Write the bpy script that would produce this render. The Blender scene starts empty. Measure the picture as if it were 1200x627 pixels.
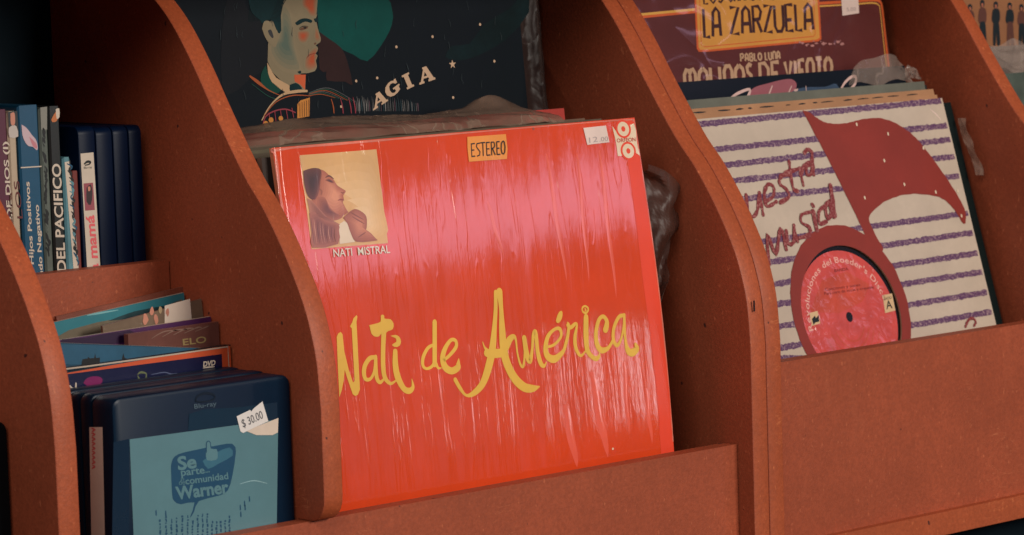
import bpy, bmesh, math, random
from mathutils import Vector, Matrix
from mathutils.geometry import tessellate_polygon

random.seed(7)
SC = bpy.context.scene
COL = SC.collection
MM = 0.001

# ------------------------------------------------------------------ camera
CAM_F, CAM_TH, CAM_P, CAM_RHO = 3813.91, math.radians(41.64), math.radians(5.83), math.radians(1.80)
CAM_C = Vector((-1039.25, -1549.47, 355.16))            # mm
fwd = Vector((math.sin(CAM_TH)*math.cos(CAM_P), math.cos(CAM_TH)*math.cos(CAM_P), -math.sin(CAM_P)))
rgt0 = Vector((math.cos(CAM_TH), -math.sin(CAM_TH), 0))
up0 = rgt0.cross(fwd)
rgt = math.cos(CAM_RHO)*rgt0 - math.sin(CAM_RHO)*up0
upv = math.sin(CAM_RHO)*rgt0 + math.cos(CAM_RHO)*up0
cd = bpy.data.cameras.new('camera'); cam = bpy.data.objects.new('camera', cd); COL.objects.link(cam)
cam.matrix_world = Matrix(((rgt.x, upv.x, -fwd.x, CAM_C.x*MM), (rgt.y, upv.y, -fwd.y, CAM_C.y*MM),
                           (rgt.z, upv.z, -fwd.z, CAM_C.z*MM), (0, 0, 0, 1)))
cd.sensor_width = 36; cd.lens = CAM_F/1200*36; cd.clip_start = 0.05; cd.clip_end = 50
cd.dof.use_dof = True; cd.dof.focus_distance = 2.12; cd.dof.aperture_fstop = 20
SC.camera = cam

# ------------------------------------------------------------------ light
SC.view_settings.view_transform = 'Standard'; SC.view_settings.look = 'None'
SC.view_settings.exposure = 0; SC.view_settings.gamma = 1
W = bpy.data.worlds.new('World'); SC.world = W; W.use_nodes = True
bg = W.node_tree.nodes['Background']; bg.inputs[0].default_value = (0.36, 0.57, 0.84, 1); bg.inputs[1].default_value = 0.09
def area(name, loc, target, sx, sy, power, col):
    l = bpy.data.lights.new(name, 'AREA'); l.shape = 'RECTANGLE'; l.size = sx; l.size_y = sy; l.energy = power; l.color = col
    o = bpy.data.objects.new(name, l); COL.objects.link(o); o.location = loc
    o.rotation_euler = (Vector(target)-Vector(loc)).to_track_quat('-Z', 'Y').to_euler()
    return o
area('street_light_front', (0.95, -2.70, 1.05), (0.4, 0.05, 0.0), 1.0, 0.7, 62, (1.0, 0.92, 0.82))
area('street_light_left', (-1.55, -1.30, 1.75), (0.3, 0.05, 0.05), 2.0, 0.9, 25, (1.0, 0.93, 0.88))
area('street_light_right', (2.31, -2.165, 0.65), (0.35, 0.05, 0.15), 1.1, 0.18, 2.0, (1.0, 0.66, 0.95))
area('street_light_low', (2.17, -2.35, 0.18), (0.35, 0.05, 0.15), 0.34, 0.8, 0.34, (1.0, 0.66, 0.92))
area('street_light_small', (2.47, -1.98, 0.06), (0.35, 0.05, 0.15), 0.10, 0.32, 0.9, (0.95, 0.95, 1.0))

# ------------------------------------------------------------------ helpers
def lin(c): c /= 255.; return c/12.92 if c <= .04045 else ((c+.055)/1.055)**2.4
def ray(u, v): return rgt*((u-600)/CAM_F) - upv*((v-313.5)/CAM_F) + fwd
def ony(u, v, Y): r = ray(u, v); return CAM_C + r*((Y-CAM_C.y)/r.y)
def onx(u, v, X): r = ray(u, v); return CAM_C + r*((X-CAM_C.x)/r.x)

class NT:
    def __init__(s, name):
        s.m = bpy.data.materials.new(name); s.m.use_nodes = True; s.t = s.m.node_tree
        s.b = s.t.nodes['Principled BSDF']; s.out = s.t.nodes['Material Output']
    def n(s, typ, **kw):
        nd = s.t.nodes.new(typ)
        for k, v in kw.items():
            if k in nd.inputs.keys() if hasattr(nd.inputs, 'keys') else False: nd.inputs[k].default_value = v
            else: setattr(nd, k, v)
        return nd
    def l(s, a, b): s.t.links.new(a, b)
    def coords(s, scale):
        tc = s.n('ShaderNodeTexCoord'); mp = s.n('ShaderNodeMapping'); mp.inputs['Scale'].default_value = scale
        s.l(tc.outputs['Object'], mp.inputs['Vector']); return mp.outputs[0]
    def noise(s, scale3, sc=1., det=4., rough=.55, dist=0.):
        nz = s.n('ShaderNodeTexNoise'); nz.inputs['Scale'].default_value = sc; nz.inputs['Detail'].default_value = det
        nz.inputs['Roughness'].default_value = rough; nz.inputs['Distortion'].default_value = dist
        s.l(s.coords(scale3), nz.inputs['Vector']); return nz.outputs['Fac']
    def ramp(s, fac, a, b, lo=0., hi=1.):
        r = s.n('ShaderNodeMapRange'); r.inputs['From Min'].default_value = a; r.inputs['From Max'].default_value = b
        r.inputs['To Min'].default_value = lo; r.inputs['To Max'].default_value = hi; s.l(fac, r.inputs['Value']); return r.outputs[0]
    def mix(s, fac, a, b, mode='MIX'):
        m = s.n('ShaderNodeMix'); m.data_type = 'RGBA'; m.blend_type = mode
        for i, x in ((0, fac), (6, a), (7, b)):
            if isinstance(x, (int, float)): m.inputs[i].default_value = x
            elif isinstance(x, tuple): m.inputs[i].default_value = x
            else: s.l(x, m.inputs[i])
        return m.outputs[2]

MATS = {}
def rgb(c, k=1.): return (min(lin(c[0])*k, .9), min(lin(c[1])*k, .9), min(lin(c[2])*k, .9), 1)
def paper(name, c, rough=.45, coat=0., var=.16, k=1.12, wrap=0., spec=.4, crough=.12, film_=0):
    if name in MATS: return MATS[name]
    t = NT(name); base = rgb(c, k)
    f1 = t.ramp(t.noise((26, 26, 26), det=5), .3, .7); f2 = t.ramp(t.noise((240, 240, 240), det=3), .35, .75)
    dk = tuple(x*(1-var) for x in base[:3])+(1,)
    col = t.mix(f1, dk, base); col = t.mix(t.ramp(f2, 0, 1, 0, .35), col, dk)
    t.l(col, t.b.inputs['Base Color'])
    t.b.inputs['Roughness'].default_value = rough; t.b.inputs['Specular IOR Level'].default_value = spec
    if coat:
        t.b.inputs['Coat Weight'].default_value = coat; t.b.inputs['Coat Roughness'].default_value = crough
    if wrap:
        # shrink-wrap: long vertical wrinkles that tilt the clear outer film
        a = t.noise((120, 50, 5), det=3, rough=.5, dist=.3); b = t.noise((40, 30, 3.0), det=2); c2 = t.noise((260, 200, 11), det=4, rough=.7)
        ad = t.n('ShaderNodeMath', operation='ADD'); t.l(t.ramp(a, 0, 1, 0, .20), ad.inputs[0]); t.l(t.ramp(b, 0, 1, 0, 1.9), ad.inputs[1])
        ad2 = t.n('ShaderNodeMath', operation='ADD'); t.l(ad.outputs[0], ad2.inputs[0]); t.l(t.ramp(c2, 0, 1, 0, .24), ad2.inputs[1])
        # sharp creases
        cr = t.noise((75, 40, 2.6), det=2, rough=.6, dist=.5)
        ab = t.n('ShaderNodeMath', operation='ABSOLUTE'); sb = t.n('ShaderNodeMath', operation='SUBTRACT'); sb.inputs[1].default_value = .5
        t.l(cr, sb.inputs[0]); t.l(sb.outputs[0], ab.inputs[0])
        cz = t.ramp(ab.outputs[0], 0, .02, .09, 0)
        ad3 = t.n('ShaderNodeMath', operation='ADD'); t.l(ad2.outputs[0], ad3.inputs[0]); t.l(cz, ad3.inputs[1])
        bp = t.n('ShaderNodeBump'); bp.inputs['Strength'].default_value = wrap; bp.inputs['Distance'].default_value = .0014
        t.l(ad3.outputs[0], bp.inputs['Height']); t.l(bp.outputs[0], t.b.inputs['Coat Normal'])
        t.b.inputs['Coat IOR'].default_value = 1.62
    if film_:
        n = t.noise((13, 13, 19), det=1.5, rough=.4, dist=1.0)
        sa = t.n('ShaderNodeMath', operation='SUBTRACT'); sa.inputs[1].default_value = .5; sb = t.n('ShaderNodeMath', operation='ABSOLUTE'); t.l(n, sa.inputs[0]); t.l(sa.outputs[0], sb.inputs[0])
        bp = t.n('ShaderNodeBump'); bp.inputs['Strength'].default_value = 1.; bp.inputs['Distance'].default_value = .011*film_
        t.l(sb.outputs[0], bp.inputs['Height']); t.l(bp.outputs[0], t.b.inputs['Coat Normal']); t.b.inputs['Coat IOR'].default_value = 1.6
    MATS[name] = t.m; return t.m

def mdf(name, c, k=1.):
    if name in MATS: return MATS[name]
    t = NT(name); base = rgb(c, k)
    f = t.ramp(t.noise((9, 9, 9), det=5, rough=.6), .3, .7)
    col = t.mix(f, tuple(x*.80 for x in base[:3])+(1,), tuple(x*1.08 for x in base[:3])+(1,))
    sm = t.ramp(t.noise((420, 420, 420), det=3, rough=.7), .35, .65)
    col = t.mix(t.ramp(sm, 0, 1, 0, .52), col, tuple(x*.55 for x in base[:3])+(1,))
    bl = t.ramp(t.noise((34, 34, 20), det=6, rough=.72), .42, .72)
    col = t.mix(t.ramp(bl, 0, 1, 0, .30), col, tuple(x*.6 for x in base[:3])+(1,))
    st = t.ramp(t.noise((16, 16, 5), det=4, rough=.7, dist=1.2), .60, .75)              # rubbed, lighter patches
    col = t.mix(t.ramp(st, 0, 1, 0, .22), col, (base[0]*1.35, base[1]*1.7, base[2]*1.9, 1))
    sc = t.noise((25, 25, 140), det=3, rough=.6, dist=.8)
    sa = t.n('ShaderNodeMath', operation='SUBTRACT'); sa.inputs[1].default_value = .5; sb = t.n('ShaderNodeMath', operation='ABSOLUTE'); t.l(sc, sa.inputs[0]); t.l(sa.outputs[0], sb.inputs[0])
    gate = t.ramp(t.noise((13, 13, 13), det=2), .60, .66)
    mm = t.n('ShaderNodeMath', operation='MULTIPLY'); t.l(t.ramp(sb.outputs[0], 0, .008, .5, 0), mm.inputs[0]); t.l(gate, mm.inputs[1])
    col = t.mix(mm.outputs[0], col, (base[0]*1.5, base[1]*2.2, base[2]*2.4, 1))          # fine scratches
    fl = t.ramp(t.noise((330, 330, 160), det=2, rough=.6), .66, .74)           # pale fibres
    col = t.mix(t.ramp(fl, 0, 1, 0, .40), col, (base[0]*1.7, base[1]*2.4, base[2]*2.6, 1))
    pit = t.ramp(t.noise((120, 120, 120), det=1), .775, .80)                      # pits and nicks
    col = t.mix(t.ramp(pit, 0, 1, 0, .85), col, (.03, .012, .012, 1))
    t.l(col, t.b.inputs['Base Color']); t.b.inputs['Roughness'].default_value = .52
    t.b.inputs['Specular IOR Level'].default_value = .35
    bp = t.n('ShaderNodeBump'); bp.inputs['Strength'].default_value = .35; bp.inputs['Distance'].default_value = .0005
    t.l(t.noise((500, 500, 500), det=3), bp.inputs['Height']); t.l(bp.outputs[0], t.b.inputs['Normal'])
    MATS[name] = t.m; return t.m

def film(name, c, alpha=.5, rough=.25, k=1., crease=.24):
    """crumpled clear plastic gone grey: partly see-through, glossy"""
    if name in MATS: return MATS[name]
    t = NT(name); t.b.inputs['Base Color'].default_value = rgb(c, k); t.b.inputs['Roughness'].default_value = rough
    n1 = t.noise((24, 24, 13), det=3, rough=.5, dist=.9)
    sa = t.n('ShaderNodeMath', operation='SUBTRACT'); sa.inputs[1].default_value = .5; sb = t.n('ShaderNodeMath', operation='ABSOLUTE'); t.l(n1, sa.inputs[0]); t.l(sa.outputs[0], sb.inputs[0])
    cr = t.ramp(sb.outputs[0], 0, .022, 1, 0)                                            # creases scatter more light
    a = t.n('ShaderNodeMath', operation='ADD', use_clamp=True); t.l(t.ramp(cr, 0, 1, 0, crease), a.inputs[0]); t.l(t.ramp(t.noise((30, 30, 30), det=4), .3, .7, alpha*.6, alpha*1.2), a.inputs[1])
    t.l(a.outputs[0], t.b.inputs['Alpha'])
    bp = t.n('ShaderNodeBump'); bp.inputs['Strength'].default_value = .55; bp.inputs['Distance'].default_value = .005
    t.l(sb.outputs[0], bp.inputs['Height']); t.l(bp.outputs[0], t.b.inputs['Normal'])
    t.b.inputs['Specular IOR Level'].default_value = .2
    MATS[name] = t.m; return t.m

def crinkle(name, c, k=1.1):
    """print under crinkled clear film"""
    t = NT(name); base = rgb(c, k)
    f = t.ramp(t.noise((60, 60, 60), det=4), .3, .7); t.l(t.mix(f, tuple(x*.75 for x in base[:3])+(1,), base), t.b.inputs['Base Color'])
    t.b.inputs['Roughness'].default_value = .4; t.b.inputs['Coat Weight'].default_value = 1; t.b.inputs['Coat Roughness'].default_value = .2; t.b.inputs['Coat IOR'].default_value = 1.6
    n = t.noise((42, 42, 42), det=1.5, rough=.45, dist=1.8)
    sa = t.n('ShaderNodeMath', operation='SUBTRACT'); sa.inputs[1].default_value = .5; sb = t.n('ShaderNodeMath', operation='ABSOLUTE'); t.l(n, sa.inputs[0]); t.l(sa.outputs[0], sb.inputs[0])
    bp = t.n('ShaderNodeBump'); bp.inputs['Strength'].default_value = .8; bp.inputs['Distance'].default_value = .0028
    t.l(sb.outputs[0], bp.inputs['Height']); t.l(bp.outputs[0], t.b.inputs['Coat Normal']); MATS[name] = t.m; return t.m

def crayon(name, c, under, k=1.1):
    if name in MATS: return MATS[name]
    t = NT(name)
    f = t.ramp(t.noise((520, 520, 620), det=4, rough=.8), .34, .50)
    t.l(t.mix(f, rgb(under, k), rgb(c, k)), t.b.inputs['Base Color']); t.b.inputs['Roughness'].default_value = .6
    MATS[name] = t.m; return t.m

# --- mesh builder -------------------------------------------------
class MB:
    def __init__(s): s.v = []; s.f = []; s.mi = []; s.m = []
    def slot(s, m):
        if m not in s.m: s.m.append(m)
        return s.m.index(m)
    def add(s, vs, fs, m):
        o = len(s.v); i = s.slot(m); s.v += [tuple(x) for x in vs]
        for f in fs: s.f.append([o+j for j in f]); s.mi.append(i)
    def loft(s, rings, m, cap=True):
        n = len(rings[0]); vs = [p for r in rings for p in r]; fs = []
        for a in range(len(rings)-1):
            for i in range(n):
                j = (i+1) % n; fs.append([a*n+i, a*n+j, (a+1)*n+j, (a+1)*n+i])
        if cap: fs += [list(range(n))[::-1], [(len(rings)-1)*n+i for i in range(n)]]
        s.add(vs, fs, m)
    def box(s, x0, x1, y0, y1, z0, z1, m, b=.7):
        def r(x, i): return [(x, y0+i, z0+i), (x, y1-i, z0+i), (x, y1-i, z1-i), (x, y0+i, z1-i)]
        s.loft([r(x0, b), r(x0+b, 0), r(x1-b, 0), r(x1, b)], m)
    def build(s, name, parent=None, base=None, smooth=None, soft=False):
        b = base if base is not None else Vector((0, 0, 0))
        me = bpy.data.meshes.new(name)
        me.from_pydata([((x-b[0])*MM, (y-b[1])*MM, (z-b[2])*MM) for x, y, z in s.v], [], s.f)
        for m in s.m: me.materials.append(m)
        me.polygons.foreach_set('material_index', s.mi)
        bm = bmesh.new(); bm.from_mesh(me)
        if smooth is not None:
            bmesh.ops.remove_doubles(bm, verts=bm.verts, dist=1e-6)
            bmesh.ops.recalc_face_normals(bm, faces=bm.faces)
        bm.to_mesh(me); bm.free()
        if smooth:
            for p in me.polygons: p.use_smooth = True
            me.set_sharp_from_angle(angle=math.radians(smooth))
        if soft:
            for p in me.polygons: p.use_smooth = True
            me.set_sharp_from_angle(angle=math.radians(25))
        o = bpy.data.objects.new(name, me); COL.objects.link(o)
        if parent is not None: o.parent = parent
        else: o.location = Vector(b)*MM
        return o

def tag(o, label, cat, group=None, kind=None):
    if label: o['label'] = label
    if cat: o['category'] = cat
    if group: o['group'] = group
    if kind: o['kind'] = kind
    return o
def thing(name, label, cat, base, group=None):
    o = bpy.data.objects.new(name, None); o.empty_display_size = .02; COL.objects.link(o)
    o.location = Vector(base)*MM; return tag(o, label, cat, group)

def crom(pts, n=6):
    """Catmull-Rom through tuples of any length"""
    out = []; P = [pts[0]]+list(pts)+[pts[-1]]
    for i in range(1, len(P)-2):
        for k in range(n):
            t = k/n; q = []
            for a, b, c, d in zip(P[i-1], P[i], P[i+1], P[i+2]):
                q.append(.5*((2*b)+(-a+c)*t+(2*a-5*b+4*c-d)*t*t+(-a+3*b-3*c+d)*t**3))
            out.append(tuple(q))
    out.append(tuple(pts[-1])); return out

_txt = {}
def text2d(s, bold=0.):
    key = (s, bold)
    if key in _txt: return _txt[key]
    cu = bpy.data.curves.new('lettering', 'FONT'); cu.body = s; cu.size = 1; cu.offset = bold; cu.resolution_u = 4
    ob = bpy.data.objects.new('lettering', cu); COL.objects.link(ob)
    me = bpy.data.meshes.new_from_object(ob.evaluated_get(bpy.context.evaluated_depsgraph_get()))
    vs = [(v.co.x, v.co.y) for v in me.vertices]; fs = [list(p.vertices) for p in me.polygons]
    bpy.data.objects.remove(ob); bpy.data.curves.remove(cu); bpy.data.meshes.remove(me)
    _txt[key] = (vs, fs); return _txt[key]

class Surf:
    """a (possibly bowed) plane: point = O + sS + tT + (h+bow)N"""
    def __init__(s, O, S, T, bow=None, cut=0):
        s.O = Vector(O); s.S = Vector(S).normalized(); s.T = Vector(T).normalized(); s.N = s.S.cross(s.T); s.bow = bow; s.cut = cut
    def P(s, a, b, h=0.):
        return s.O + s.S*a + s.T*b + s.N*(h+(s.bow(a, b) if s.bow else 0))
    def inv(s, u, v):
        r = ray(u, v); h = 0.
        for _ in range(4 if s.bow else 1):
            o = s.O+s.N*h; p = CAM_C + r*(s.N.dot(o-CAM_C)/s.N.dot(r)); d = p-s.O
            a, b = d.dot(s.S), d.dot(s.T)
            if s.bow: h = s.bow(a, b)
        return (a, b)
    def px(s, pts): return [s.inv(*p) for p in pts]
    def emit(s, mb, vs, fs, m, h):
        if s.cut and s.bow:
            bm = bmesh.new(); V = [bm.verts.new((x, y, 0)) for x, y in vs]
            for f in fs:
                try: bm.faces.new([V[i] for i in f])
                except ValueError: pass
            lo = min(y for _, y in vs); hi = max(y for _, y in vs); k = math.ceil(lo/s.cut)
            while k*s.cut < hi:
                bmesh.ops.bisect_plane(bm, geom=bm.verts[:]+bm.edges[:]+bm.faces[:], plane_co=(0, k*s.cut, 0), plane_no=(0, 1, 0)); k += 1
            bm.verts.index_update()
            vs = [(v.co.x, v.co.y) for v in bm.verts]; fs = [[v.index for v in f.verts] for f in bm.faces]; bm.free()
        mb.add([s.P(x, y, h) for x, y in vs], fs, m)
    def fill(s, mb, pts, m, h, holes=()):
        loops = [list(pts)]+[list(q) for q in holes]
        tri = tessellate_polygon([[Vector((x, y, 0)) for x, y in q] for q in loops]); flat = [p for q in loops for p in q]
        fs = []
        for t in tri:
            a, b, c = [flat[i] for i in t]
            ar = (b[0]-a[0])*(c[1]-a[1])-(b[1]-a[1])*(c[0]-a[0])
            if abs(ar) < 1e-9: continue
            fs.append(list(t) if ar > 0 else list(t)[::-1])
        s.emit(mb, flat, fs, m, h)
    def fillpx(s, mb, pts, m, h, smooth=0, z=None, holes=()):
        """z=(x0,y0,scale): pts given in an enlarged crop of the picture"""
        p = zpx(pts, z); q = s.px(p)
        if smooth: q = crom(q+[q[0]], smooth)[:-1]
        s.fill(mb, q, m, h, holes)
    def ell(s, mb, c, rx, ry, m, h, n=28, rot=0.):
        s.fill(mb, [(c[0]+rx*math.cos(t)*math.cos(rot)-ry*math.sin(t)*math.sin(rot), c[1]+rx*math.cos(t)*math.sin(rot)+ry*math.sin(t)*math.cos(rot)) for t in [2*math.pi*i/n for i in range(n)]], m, h)
    def stroke(s, mb, pts, m, h, jit=0., sub=6, caps=True):
        """pts: (s,t,width) in mm"""
        q = crom(pts, sub) if sub else list(pts)
        L = []; R = []
        for i, (x, y, w) in enumerate(q):
            a = q[max(i-1, 0)]; b = q[min(i+1, len(q)-1)]; dx, dy = b[0]-a[0], b[1]-a[1]; d = math.hypot(dx, dy) or 1
            w = max(w, .05)*(1+random.uniform(-jit, jit)); nx, ny = -dy/d*w/2, dx/d*w/2
            L.append((x+nx, y+ny)); R.append((x-nx, y-ny))
        vs = L+R; n = len(q); fs = [[i+n, i+1+n, i+1, i] for i in range(n-1)]
        s.emit(mb, vs, fs, m, h)
        if caps:
            for (x, y, w) in (q[0], q[-1]): s.ell(mb, (x, y), max(w, .05)/2, max(w, .05)/2, m, h+.002, 12)
    def strokepx(s, mb, pts, m, h, z=None, jit=0., sub=6, caps=True, wk=1.):
        """pts (u,v,w) with w in picture (or crop) pixels"""
        k = 1./z[2] if z else 1.
        P = zpx([(a, b) for a, b, _ in pts], z)
        q = []
        for (u, v), (_, _, w) in zip(P, pts):
            a = s.inv(u, v); q.append((a[0], a[1], w*k*wk/1.62))
        s.stroke(mb, q, m, h, jit, sub, caps)
    def text(s, mb, string, bl, br, tl, m, h, bold=0., z=None, font_h=None):
        """string fitted to baseline-left, baseline-right, cap-top-left (picture px)"""
        vs, fs = text2d(string, bold)
        if not vs: return
        A, B, C = s.px(zpx([bl, br, tl], z))
        x0 = min(v[0] for v in vs); x1 = max(v[0] for v in vs); H = font_h or .729
        q = [(A[0]+(B[0]-A[0])*(x-x0)/(x1-x0)+(C[0]-A[0])*y/H, A[1]+(B[1]-A[1])*(x-x0)/(x1-x0)+(C[1]-A[1])*y/H) for x, y in vs]
        s.emit(mb, q, fs, m, h)
def zpx(pts, z): return [(z[0]+p[0]/z[2], z[1]+p[1]/z[2]) for p in pts] if z else [tuple(p[:2]) for p in pts]

def cover_surf(x, y, z, lean, bow=None, cut=0):
    a = math.radians(lean); return Surf((x, y, z), (1, 0, 0), (0, math.sin(a), math.cos(a)), bow, cut)
def sheet_body(sf, w, t0, t1, thick, mf, me, nt=1, wob=0., front=True):
    """cardboard sleeve: front, worn edges, back"""
    mb = MB(); n = max(nt, 1); ts = [t0+(t1-t0)*i/n for i in range(n+1)]; ns = 12 if wob else 1
    fr = lambda a, b: sf.P(a, b, 0)
    ew = [random.uniform(-wob, wob) for _ in range(64)]
    if front:
        vs = [sf.P(0 if i == 0 else w, t, 0) for t in ts for i in (0, 1)]
        mb.add(vs, [[2*i, 2*i+1, 2*i+3, 2*i+2] for i in range(n)], mf)
    vs = [sf.P(0 if i == 0 else w, t, -thick) for t in ts for i in (0, 1)]
    mb.add(vs, [[2*i+1, 2*i, 2*i+2, 2*i+3] for i in range(n)], me)
    for a in (0, w):
        vs = [sf.P(a, t, h) for t in ts for h in (0, -thick)]
        mb.add(vs, [([2*i, 2*i+1, 2*i+3, 2*i+2] if a else [2*i+1, 2*i, 2*i+2, 2*i+3]) for i in range(n)], me)
    for b in (t0, t1): mb.add([sf.P(0, b, 0), sf.P(w, b, 0), sf.P(w, b, -thick), sf.P(0, b, -thick)], [[0, 1, 2, 3]], me)
    return mb

def crumple(fn, nu, nv, amp, seed, m, thick=0.25):
    """wrinkled sheet over fn(a,b) in mm, a,b in 0..1, with real thickness"""
    rnd = random.Random(seed)
    W_ = [(rnd.uniform(2, 9), rnd.uniform(2, 9), rnd.uniform(0, 6.3), rnd.uniform(.3, 1)) for _ in range(7)]
    def off(a, b):
        s_ = 0
        for p, q, r, w in W_: s_ += w*abs(math.sin(p*a*3+q*b*2+r))
        return (s_/3.2-.7)*amp
    g = [[Vector(fn(i/nu, j/nv)) for j in range(nv+1)] for i in range(nu+1)]
    top = []; bot = []
    for i in range(nu+1):
        for j in range(nv+1):
            du = g[min(i+1, nu)][j]-g[max(i-1, 0)][j]; dv = g[i][min(j+1, nv)]-g[i][max(j-1, 0)]
            n = du.cross(dv); n = n.normalized() if n.length > 1e-9 else Vector((0, 0, 1))
            p = g[i][j]+n*(off(i/nu, j/nv)+rnd.uniform(-.05, .05)*amp); top.append(p); bot.append(p-n*thick)
    mb = MB(); k = nv+1; N = (nu+1)*k
    fs = []
    for i in range(nu):
        for j in range(nv):
            a = i*k+j; fs.append([a, a+k, a+k+1, a+1]); fs.append([N+a, N+a+1, N+a+k+1, N+a+k])
    for i in range(nu): fs.append([i*k, N+i*k, N+(i+1)*k, (i+1)*k]); fs.append([i*k+nv, (i+1)*k+nv, N+(i+1)*k+nv, N+i*k+nv])
    for j in range(nv): fs.append([j, j+1, N+j+1, N+j]); fs.append([nu*k+j, N+nu*k+j, N+nu*k+j+1, nu*k+j+1])
    mb.add(top+bot, fs, m); return mb

def rcase(mb, x0, x1, y0, y1, z0, z1, m, r=5., b=1.6):
    """plastic disc case: rounded corners seen from the front, softened rims"""
    def ring(y, i):
        rr = max(r-i, .6); o = []
        for cx, cz, a0 in ((x1-i-rr, z1-i-rr, 0), (x0+i+rr, z1-i-rr, 90), (x0+i+rr, z0+i+rr, 180), (x1-i-rr, z0+i+rr, 270)):
            for k in range(6):
                t = math.radians(a0+18*k); o.append((cx+rr*math.cos(t), y, cz+rr*math.sin(t)))
        return o
    mb.loft([ring(y0, b), ring(y0+b*.3, b*.3), ring(y0+b, 0), ring(y1-b, 0), ring(y1-b*.3, b*.3), ring(y1, b)], m)

# ------------------------------------------------------------------ materials
M_MDF = mdf('red_stained_board', (174, 83, 52), 1.0)
M_EDGE = mdf('red_stained_board_edge', (184, 88, 50), 1.0)
M_DARK = paper('dark_board', (12, 26, 34), .7, spec=.1)
CASE = paper('navy_case_plastic', (6, 30, 50), .34, coat=.0, var=.15, spec=.16)
CASEB = paper('blue_case_plastic', (2, 18, 42), .4, coat=.0, var=.1, spec=.14)
WHITE = paper('white_paper', (226, 206, 188), .6)
CREAM = paper('cream_print', (222, 200, 172), .55)
KRAFT = paper('kraft_card', (176, 128, 92), .8, var=.3)
BLACK = paper('black_ink', (14, 18, 22), .5)
GREYCARD = paper('worn_grey_card', (120, 100, 84), .8, var=.35)

# ------------------------------------------------------------------ racks
W1, W2, TH = 178.7, 555.2, 15.0
PROF = [(0, -140), (0, 20), (0, 70), (2.2, 97), (6.2, 115), (14, 136), (30, 164), (49.5, 191), (69, 212.6), (96.5, 250), (117, 280), (137, 305), (156, 322), (178, 336), (205, 347), (240, 355), (275, 358)]
def profile(bottom, foot=False):
    p = [q for q in PROF if q[1] > 20]
    c = crom(p, 5)
    if foot: st = [(26.8, -86), (26.8, .15), (14.2, .15), (9.5, .9), (5.5, 3.2), (2.4, 7), (.6, 11.5), (0, 17), (0, 40)]
    else: st = [(0, bottom), (0, 0), (0, 40)]
    back = [(275, bottom if not foot else -86)]
    return st + c + back
def panel(mb, x0, x1, poly, b=.9):
    n = len(poly)
    def inset(i):
        out = []
        for k in range(n):
            a = Vector(poly[k-1]); p = Vector(poly[k]); c = Vector(poly[(k+1) % n])
            d1 = (p-a).normalized(); d2 = (c-p).normalized(); n1 = Vector((d1.y, -d1.x)); n2 = Vector((d2.y, -d2.x))
            nn = (n1+n2); nn = nn.normalized() if nn.length > 1e-6 else n1
            out.append(p+nn*i/max(.5, nn.dot(n1)))
        return out
    r = lambda x, i: [(x, p[0], p[1]) for p in inset(i)]
    mb.loft([r(x0, b), r(x0+b*.3, b*.3), r(x0+b, 0)], M_MDF, cap=False)
    mb.loft([r(x0+b, 0), r(x1-b, 0)], M_EDGE, cap=False)
    mb.loft([r(x1-b, 0), r(x1-b*.3, b*.3), r(x1, b)], M_MDF, cap=False)
    mb.add(r(x0, b), [list(range(n))[::-1]], M_MDF); mb.add(r(x1, b), [list(range(n))], M_MDF)

def rack(label, xl, x_r, fl, led, divs, sides, base_top=None):
    R_ = thing('display_rack', label, 'display rack', ((xl+x_r)/2, 130, -140), 'wooden display racks side by side')
    B = R_.location/MM
    for x in divs:
        mb = MB(); panel(mb, x, x+TH, [(p[0], p[1] if (p[1] > 25 or p[1] < -50) else p[1]) for p in foot_profile(led)]); mb.build('divider', R_, B, smooth=25)
    for x in sides:
        mb = MB(); panel(mb, x, x+TH, profile(-140)); mb.build('side_panel', R_, B, smooth=25)
    ins = [xl]+sorted(divs)+[x_r]
    mb = MB(); mb.box(xl, x_r, 62, 275, 358.3, 376, M_MDF, 1.0); mb.build('added_shade_board', R_, B, smooth=25)  # unseen board, added to keep light off the upper rack
    mb = MB(); mb.box(xl, x_r, 14.5, 26.5, fl-9, led, M_MDF, 1.0); mb.build('front_panel', R_, B, smooth=25)
    mb = MB(); mb.box(xl, x_r, 26.8, 275, fl-9, fl, M_MDF); mb.build('bottom_board', R_, B)
    mb = MB(); mb.box(xl, x_r, 276, 288, -140, 358, M_DARK); mb.build('back_panel', R_, B)
    for a, b in zip(ins[:-1], ins[1:]):
        a2 = a+(TH if a in divs else 0)+.3; b2 = b-.3
        mb = MB(); mb.box(a2, b2, 150, 162, fl+.2, 154.5, M_MDF, 1.0); mb.build('riser', R_, B, smooth=25)
        mb = MB(); mb.box(a2, b2, 162.3, 275.5, 57, 69, M_MDF); mb.build('upper_shelf', R_, B)
    for x in sides:
        if base_top is None:
            mb = MB(); a = onx(886.5, 355, x+8); mb.box(x+4, x+5.2, -.25, .6, a.z-5.5, a.z+2, M_DARK, .2); mb.build('nick', R_, B)
    if base_top is not None:
        mb = MB(); mb.box(xl, x_r, 8, 60, base_top-17.5, base_top-.2, M_EDGE, 1.2); mb.build('base_board', R_, B, smooth=25)
        mb = MB(); mb.box(xl, x_r, 62, 70, -260, base_top-18, M_DARK); mb.build('plinth', R_, B)
    return R_
def foot_profile(led):
    p = profile(0, True); out = []
    for y, z in p:
        if z < 30 and z > -50 and y < 40: z = z+led
        out.append((y, z))
    # drop profile points the raised foot swallows
    res = []; 
    for i, q in enumerate(out):
        if i > 8 and q[1] < led+42 and q[0] < 5: continue
        res.append(q)
    return res
rack('left red brown display rack holding the blue disc cases and the orange record', -150, W2, -87, 0, [-TH, W1], [W2])
rack('right red brown display rack holding the striped record, with an overhanging base board', W2+30.2, 1300, -85.5, 52, [920], [W2+15.2], base_top=-76.3)

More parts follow.
